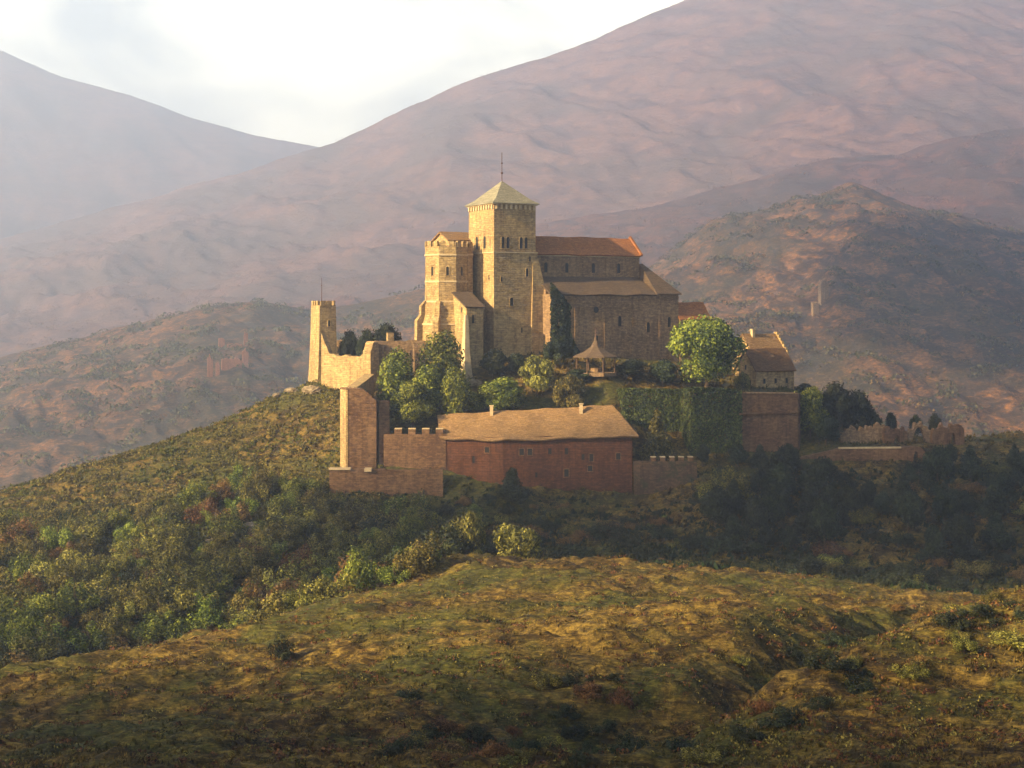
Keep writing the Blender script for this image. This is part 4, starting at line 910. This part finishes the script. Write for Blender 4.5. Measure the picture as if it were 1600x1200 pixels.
for px, pyb, Y, h, w, key, lab in ((1112, 800, 278, 84, 62, 'shrub_o0', 'tall leggy yellow-green shrub in front of the ivy wall corner'), (1150, 790, 277, 78, 70, 'shrub_o1', 'yellow-green shrub just right of the tall leggy one'), (1185, 790, 277, 60, 60, 'shrub_d1', 'darker shrub at the right end of the shrubs before the terrace wall')):
    tree_at(key, 'shrub', px, pyb, Y, h, w, lab, 'shrub')
for px, pyb, Y, h, w, key, lab in ((728, 880, 204, 78, 74, 'olive', 'yellow-green shrub at the knoll crest, left of a pair below the long building'), (805, 886, 204, 66, 100, 'olive', 'wider yellow-green shrub at the knoll crest, right of a pair below the long building'),
                                  (640, 845, 240, 72, 56, 'shrub_g1', 'pale green shrub standing tall in front of the lower wall'), (664, 880, 206, 66, 50, 'shrub_r1', 'rust tinged shrub at the right edge of the thicket'),
                                  (850, 872, 228, 40, 50, 'shrub_d0', 'small dark shrub right of the pair on the knoll crest')):
    tree_at(key, 'shrub', px, pyb, Y, h, w, lab, 'shrub')
tree_at('shrub_d2', 'dark_bush', 438, 1025, 142, 46, 44, 'small dark bush alone on the left of the lit knoll', 'bush')

def inpoly(px, py, poly):
    c = False; j = len(poly) - 1
    for i in range(len(poly)):
        if (poly[i][1] > py) != (poly[j][1] > py) and px < (poly[j][0] - poly[i][0]) * (py - poly[i][1]) / (poly[j][1] - poly[i][1]) + poly[i][0]: c = not c
        j = i
    return c
def scatter(n, px_r, Y_r, poly, kinds, hr, name, label_of, group, mind=2.2, rx=1.0):
    done = []; tries = 0
    while len(done) < n and tries < n * 60:
        tries += 1; px = rnd.uniform(*px_r); Y = rnd.uniform(*Y_r); x, y = W(px, Y)
        if any((x - q[0]) ** 2 + (y - q[1]) ** 2 < mind ** 2 for q in done): continue
        z = g1(x, y); pp = proj(x, y, z)
        if not inpoly(pp[0], pp[1], poly): continue
        done.append((x, y)); k = rnd.choices([q[0] for q in kinds], [q[1] for q in kinds])[0]; h = rnd.uniform(*hr); v = rnd.randrange(3)
        place('shrub_%s%d' % (k, v), name, (x, y, z - .15), h, h * rnd.uniform(.42, .70) * rx, label_of[k], 'shrub', group)
    return len(done)
LAB = {'g': 'green shrub in the dense thicket on the slope below the corner bastion', 'o': 'yellow-olive shrub in the dense thicket on the slope below the corner bastion', 'r': 'russet shrub in the dense thicket on the slope below the corner bastion', 'd': 'dark shaded shrub in the dense thicket on the slope below the corner bastion'}
nn = scatter(250, (-20, 700), (178, 292), [(-60, 830), (150, 835), (270, 790), (430, 755), (480, 770), (560, 795), (690, 815), (700, 880), (560, 960), (400, 1060), (-60, 1110)], [('g', .26), ('o', .46), ('r', .14), ('d', .14)], (4.2, 8.2), 'shrub', LAB, 'shrubs of the hillside thicket', 2.6)
LABD = {'d': 'dark shrub in the shaded hollow under the long building and terrace wall', 'r': 'brown shrub in the shaded hollow under the long building and terrace wall', 'o': 'olive shrub in the shaded hollow under the long building and terrace wall'}
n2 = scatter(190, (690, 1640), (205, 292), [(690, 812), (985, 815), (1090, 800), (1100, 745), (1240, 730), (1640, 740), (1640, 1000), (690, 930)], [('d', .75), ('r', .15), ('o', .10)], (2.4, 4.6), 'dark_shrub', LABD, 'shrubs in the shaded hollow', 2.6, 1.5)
LABW = {'d': 'dark shrub crowding the foot of the outer walls and long building', 'o': 'olive shrub crowding the foot of the outer walls and long building', 'r': 'brown shrub crowding the foot of the outer walls and long building', 'g': 'green shrub crowding the foot of the outer walls and long building'}
scatter(44, (500, 1090), (268, 281), [(500, 770), (1100, 770), (1100, 860), (500, 860)], [('d', .6), ('o', .15), ('r', .15), ('g', .1)], (1.3, 2.8), 'wall_shrub', LABW, 'shrubs along the foot of the walls', 2.0, 1.5)
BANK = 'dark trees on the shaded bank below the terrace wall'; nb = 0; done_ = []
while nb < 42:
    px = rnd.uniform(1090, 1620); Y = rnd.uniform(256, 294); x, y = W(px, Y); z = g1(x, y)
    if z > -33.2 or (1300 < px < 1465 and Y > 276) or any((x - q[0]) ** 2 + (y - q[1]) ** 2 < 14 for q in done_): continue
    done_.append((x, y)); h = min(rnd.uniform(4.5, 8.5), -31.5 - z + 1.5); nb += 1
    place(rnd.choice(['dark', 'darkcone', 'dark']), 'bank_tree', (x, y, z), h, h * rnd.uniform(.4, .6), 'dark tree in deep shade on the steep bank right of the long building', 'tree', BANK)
LABF = {'d': 'low dark shrub scattered in the shaded dip of the foreground grass', 'r': 'low rust-brown shrub scattered in the shaded dip of the foreground grass', 'g': 'low green shrub scattered in the shaded dip of the foreground grass', 'o': 'low olive shrub scattered in the shaded dip of the foreground grass'}
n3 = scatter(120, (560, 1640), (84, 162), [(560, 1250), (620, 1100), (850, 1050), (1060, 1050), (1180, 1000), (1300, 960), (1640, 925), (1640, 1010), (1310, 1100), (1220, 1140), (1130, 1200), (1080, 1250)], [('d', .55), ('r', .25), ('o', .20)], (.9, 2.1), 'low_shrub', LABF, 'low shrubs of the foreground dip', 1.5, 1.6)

# rock outcrops
def rock(px, py, Y, s, label, flat=.6):
    x, y = W(px, Y); z = g1(x, y); r_ = random.Random(px)
    import bmesh
    bm = bmesh.new(); bmesh.ops.create_icosphere(bm, subdivisions=4, radius=1)
    for v in bm.verts:
        c = v.co; k = float(fbm(np.array(c.x * 1.7 + px), np.array(c.y * 1.7 + c.z * 2.1), 4, .6, True)); c *= 1 + .35 * k
        c.x *= s * 1.5; c.y *= s; c.z *= s * flat; c.z = round(c.z / (s * .16)) * s * .16 * .6 + c.z * .4
    me = bpy.data.meshes.new('rock'); bm.to_mesh(me); bm.free(); me.materials.append(M['rock'])
    o = bpy.data.objects.new('rock_outcrop', me); COL.objects.link(o); o.location = (x, y, z + s * flat * .15); o.rotation_euler.z = r_.uniform(0, 3); return tag(o, label, 'rock')
for px, py, Y, s, lab in ((487, 606, 322, 1.5, 'pale rock ledge at the foot of the watch tower'), (455, 618, 324, 1.0, 'pale rock on the ridge line left of the watch tower'), (434, 628, 323, .8, 'small pale rock farther down the ridge line'),
                          (392, 812, 262, 1.7, 'pale rock uppermost in the bare streak within the thicket'), (362, 826, 258, 1.4, 'pale rock in the middle of the bare streak within the thicket'), (335, 842, 254, 1.2, 'pale rock lowest in the bare streak within the thicket'),
                          (738, 575, 310, 1.3, 'pale rock below the side chapel buttress'), (530, 940, 181, .6, 'small pale stone on the knoll edge near the thicket'), (590, 915, 186, .5, 'small pale stone on the knoll edge nearer the crest')): rock(px, py, Y, s, lab)

# ------------------------------------------------------------------ ground cover (uncountable)
def blades(n, pxr, Yr, hmin, hmax, name, label, mat, keep=None, w=.35, per=5, thr=-.15):
    Y = Yr[0] * (Yr[1] / Yr[0]) ** rng.uniform(0, 1, n); px = rng.uniform(pxr[0], pxr[1], n); x = (px - 800) * Y / F
    k = fbm(x / 6, Y / 4, 4) + .25 * rng.normal(size=n); m = k > thr
    x, Y = x[m], Y[m]
    if keep is not None: m = keep(x, Y); x, Y = x[m], Y[m]
    z = gh(x, Y); n = len(x)
    X = np.repeat(x, per) + rng.normal(size=n * per) * .22; YY_ = np.repeat(Y, per) + rng.normal(size=n * per) * .22; Z_ = np.repeat(z, per) - .05
    h = rng.uniform(hmin, hmax, n * per) * np.repeat(rng.uniform(.5, 1.3, n), per); a = rng.uniform(0, 6.28, n * per); ww = h * w
    lx = rng.normal(size=n * per) * h * .45 + h * .15; ly = rng.normal(size=n * per) * h * .4
    v = np.stack([np.stack([X - np.cos(a) * ww, YY_ - np.sin(a) * ww, Z_], 1), np.stack([X + np.cos(a) * ww, YY_ + np.sin(a) * ww, Z_], 1), np.stack([X + lx, YY_ + ly, Z_ + h], 1)], 1).reshape(-1, 3)
    me = np_mesh(name, v, 3, np.arange(len(v)), M[mat]); o = bpy.data.objects.new(name, me); COL.objects.link(o); return tag(o, label, 'grass', kind='stuff')
blades(34000, (-40, 1640), (78, 215), .15, .40, 'grass', 'dry golden grass tufts over the foreground knoll', 'knoll', w=.22)
def clumps(n, pxr, Yr, s0, s1, name, label, mat, thr, tri=16):
    Y = Yr[0] * (Yr[1] / Yr[0]) ** rng.uniform(0, 1, n); px = rng.uniform(pxr[0], pxr[1], n); x = (px - 800) * Y / F
    k = fbm(x / 9 + 3, Y / 5, 4) + .2 * rng.normal(size=n); m = k > thr; x, Y = x[m], Y[m]; z = gh(x, Y); n = len(x); s_ = rng.uniform(s0, s1, n)
    d = unit(n * tri); d[:, 2] = np.abs(d[:, 2]); S_ = np.repeat(s_, tri)
    c = np.stack([np.repeat(x, tri), np.repeat(Y, tri), np.repeat(z, tri)], 1) + d * S_[:, None] * np.array([1.3, 1.3, .8]) * rng.uniform(.5, 1, n * tri)[:, None]
    cc_, idx, ti = leaves(c, d * .8, S_ * .30, .6)
    me = np_mesh(name, cc_, 4, idx, M[mat], face_attr=ti); o = bpy.data.objects.new(name, me); COL.objects.link(o); return tag(o, label, 'ground cover', kind='stuff')
clumps(9000, (-40, 1640), (78, 205), .18, .50, 'heather', 'low rusty heather cushions over the foreground knoll', 'leaf_russet', .1)
clumps(9000, (-40, 1640), (78, 205), .18, .45, 'ground_herbs', 'low olive herb cushions over the foreground knoll', 'leaf_olive', .05)
clumps(9000, (-80, 600), (240, 330), .3, .9, 'heath_cushions', 'rounded green cushions over the left castle slope', 'leaf_olive', .0)
blades(34000, (-80, 600), (235, 335), .25, .6, 'heath_tufts', 'rough green and ochre tufts over the left castle slope', 'moss', w=.45)
blades(14000, (560, 1700), (215, 330), .3, .9, 'undergrowth', 'dark undergrowth around the castle walls and cliff', 'knoll', w=.4)

def in_thicket(x, y): return (fbm(x / 14, y / 14, 2) > -.35) & (y > 178) & (y < 285) & ((px_of(x, y) < 600) | (y > 205))
def px_of(x, y): return 800 + x * F / y
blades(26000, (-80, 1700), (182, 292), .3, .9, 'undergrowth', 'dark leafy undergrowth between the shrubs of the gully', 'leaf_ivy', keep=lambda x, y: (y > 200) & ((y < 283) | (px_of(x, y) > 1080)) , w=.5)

def far_cover(key, n, s0, s1, name, label, mat, tri=34, thr=0.0, vmin=0.0):
    X, Y, Zz, v = HILLS[key]; nv_, nu_ = X.shape
    j = rng.integers(0, nv_ - 1, n); i = rng.integers(0, nu_ - 1, n); fu = rng.uniform(0, 1, n); fv = rng.uniform(0, 1, n)
    def L(A): return (A[j, i] * (1 - fu) + A[j, i + 1] * fu) * (1 - fv) + (A[j + 1, i] * (1 - fu) + A[j + 1, i + 1] * fu) * fv
    x, y, z = L(X), L(Y), L(Zz); px = 800 + x * F / y
    m = (v[j, 0] >= vmin) & (px > -150) & (px < 1750) & (fbm(x / 60, y / 60, 4) + fbm(x / 14, y / 25, 2) * .6 > thr) & (z > -125)
    x, y, z = x[m], y[m], z[m]; n = len(x); s = rng.uniform(s0, s1, n)
    d = unit(n * tri); d[:, 2] = np.abs(d[:, 2]); S_ = np.repeat(s, tri)
    c = np.stack([np.repeat(x, tri), np.repeat(y, tri), np.repeat(z, tri)], 1) + d * S_[:, None] * np.array([1.3, 1.3, .85])
    cc_, idx, ti = leaves(c, d * .6, S_ * .20, .8)
    me = np_mesh(name, cc_, 4, idx, M[mat], face_attr=ti); o = bpy.data.objects.new(name, me); COL.objects.link(o); return tag(o, label, 'woodland', kind='stuff')
far_cover('hill1250', 20000, 1.2, 5.0, 'woodland', 'dense scrub and low trees on the left hillside beyond the valley', 'leaf_far')
far_cover('hill1250', 9000, 1.2, 3.4, 'heath', 'rusty heath patches on the left hillside beyond the valley', 'leaf_russet', thr=.1)
far_cover('hill1300', 20000, 1.2, 5.0, 'woodland', 'dense scrub and low trees on the right hillside', 'leaf_far')
far_cover('hill1300', 9000, 1.2, 3.6, 'heath', 'rusty heath patches on the right hillside', 'leaf_russet', thr=.1)
far_cover('hill1900', 12000, 2, 6, 'woodland', 'scrub on the reddish ridge', 'leaf_russet', 10)
far_cover('mountain3000', 26000, 1.5, 5, 'mountain_woods', 'thin woods on the great mountain slope', 'leaf_russet', 10, thr=-.1)

# ------------------------------------------------------------------ unseen clouds added behind the camera to shade parts of the land
SH = (math.cos(R(SUN_AZ)), math.sin(R(SUN_AZ)))
def shade_cloud(pts, zref, label, z=900.0):
    import bmesh
    bm = bmesh.new(); k = (z - zref) / math.tan(R(SUN_EL))
    for gx, gy, rx, ry in pts:
        ret = bmesh.ops.create_icosphere(bm, subdivisions=4, radius=1)
        for v in ret['verts']:
            c = v.co.copy(); n = 1 + .35 * float(fbm(np.array(c.x * 1.6 + gx * .01), np.array(c.y * 1.6 + c.z + gy * .01), 4))
            v.co = Vector((gx - SH[0] * k + c.x * rx * n, gy - SH[1] * k + c.y * ry * n, z + c.z * 9 * n))
    me = bpy.data.meshes.new('shade_cloud'); a = Vector((pts[0][0] - SH[0] * k, pts[0][1] - SH[1] * k, z)); bm.transform(__import__('mathutils').Matrix.Translation(-a)); bm.to_mesh(me); bm.free()
    for p in me.polygons: p.use_smooth = True
    me.materials.append(M['shade_cloud']); o = bpy.data.objects.new('shade_cloud', me); COL.objects.link(o); o.location = a; tag(o, label, kind='structure')
M['shade_cloud'] = plain('shade_cloud_white', (0.75, 0.75, 0.75), (0.85, 0.85, 0.85), .01)
shade_cloud([(115, 262, 75, 45), (92, 300, 42, 19), (18, 264, 60, 31), (190, 250, 90, 75), (150, 190, 60, 36), (150, 305, 62, 30)], -40, 'flat grey cloud added out of view behind the camera to shade the bank and lower walls')
shade_cloud([(-105, 185, 40, 20), (-20, 236, 34, 12)], -45, 'small flat cloud added out of view behind the camera to shade the gully')
shade_cloud([(-30, 68, 66, 50), (-80, 80, 80, 46), (60, 40, 90, 34), (-20, 20, 120, 40), (45, 60, 62, 32)], -30, 'long flat cloud added out of view behind the camera to shade the foreground')
shade_cloud([(430, 820, 170, 260), (560, 850, 170, 260), (640, 1150, 200, 180), (330, 560, 90, 60)], -40, 'broad flat cloud added out of view to shade the right-hand hill')

# ------------------------------------------------------------------ the air
hz = MB(); hz.prism([(-6400, -180), (6400, -180), (6400, 6400), (-6400, 6400)], -160, 850)
ho = hz.build('haze', M['dark'], origin=Vector((0, 0, 0))); tag(ho, 'pale hazy air filling the valley', 'haze', kind='stuff')
hm = bpy.data.materials.new('haze_air'); hm.use_nodes = True; ht = hm.node_tree; ht.nodes.clear()
ou = ht.nodes.new('ShaderNodeOutputMaterial'); pv = ht.nodes.new('ShaderNodeVolumePrincipled')
pv.inputs['Color'].default_value = (0.67, 0.78, 1.0, 1); pv.inputs['Density'].default_value = 0.00033; pv.inputs['Anisotropy'].default_value = 0.52
ht.links.new(pv.outputs[0], ou.inputs['Volume'])
ho.data.materials.clear(); ho.data.materials.append(hm)
print('shrubs', nn, n2, n3, 'objects', len(bpy.data.objects))
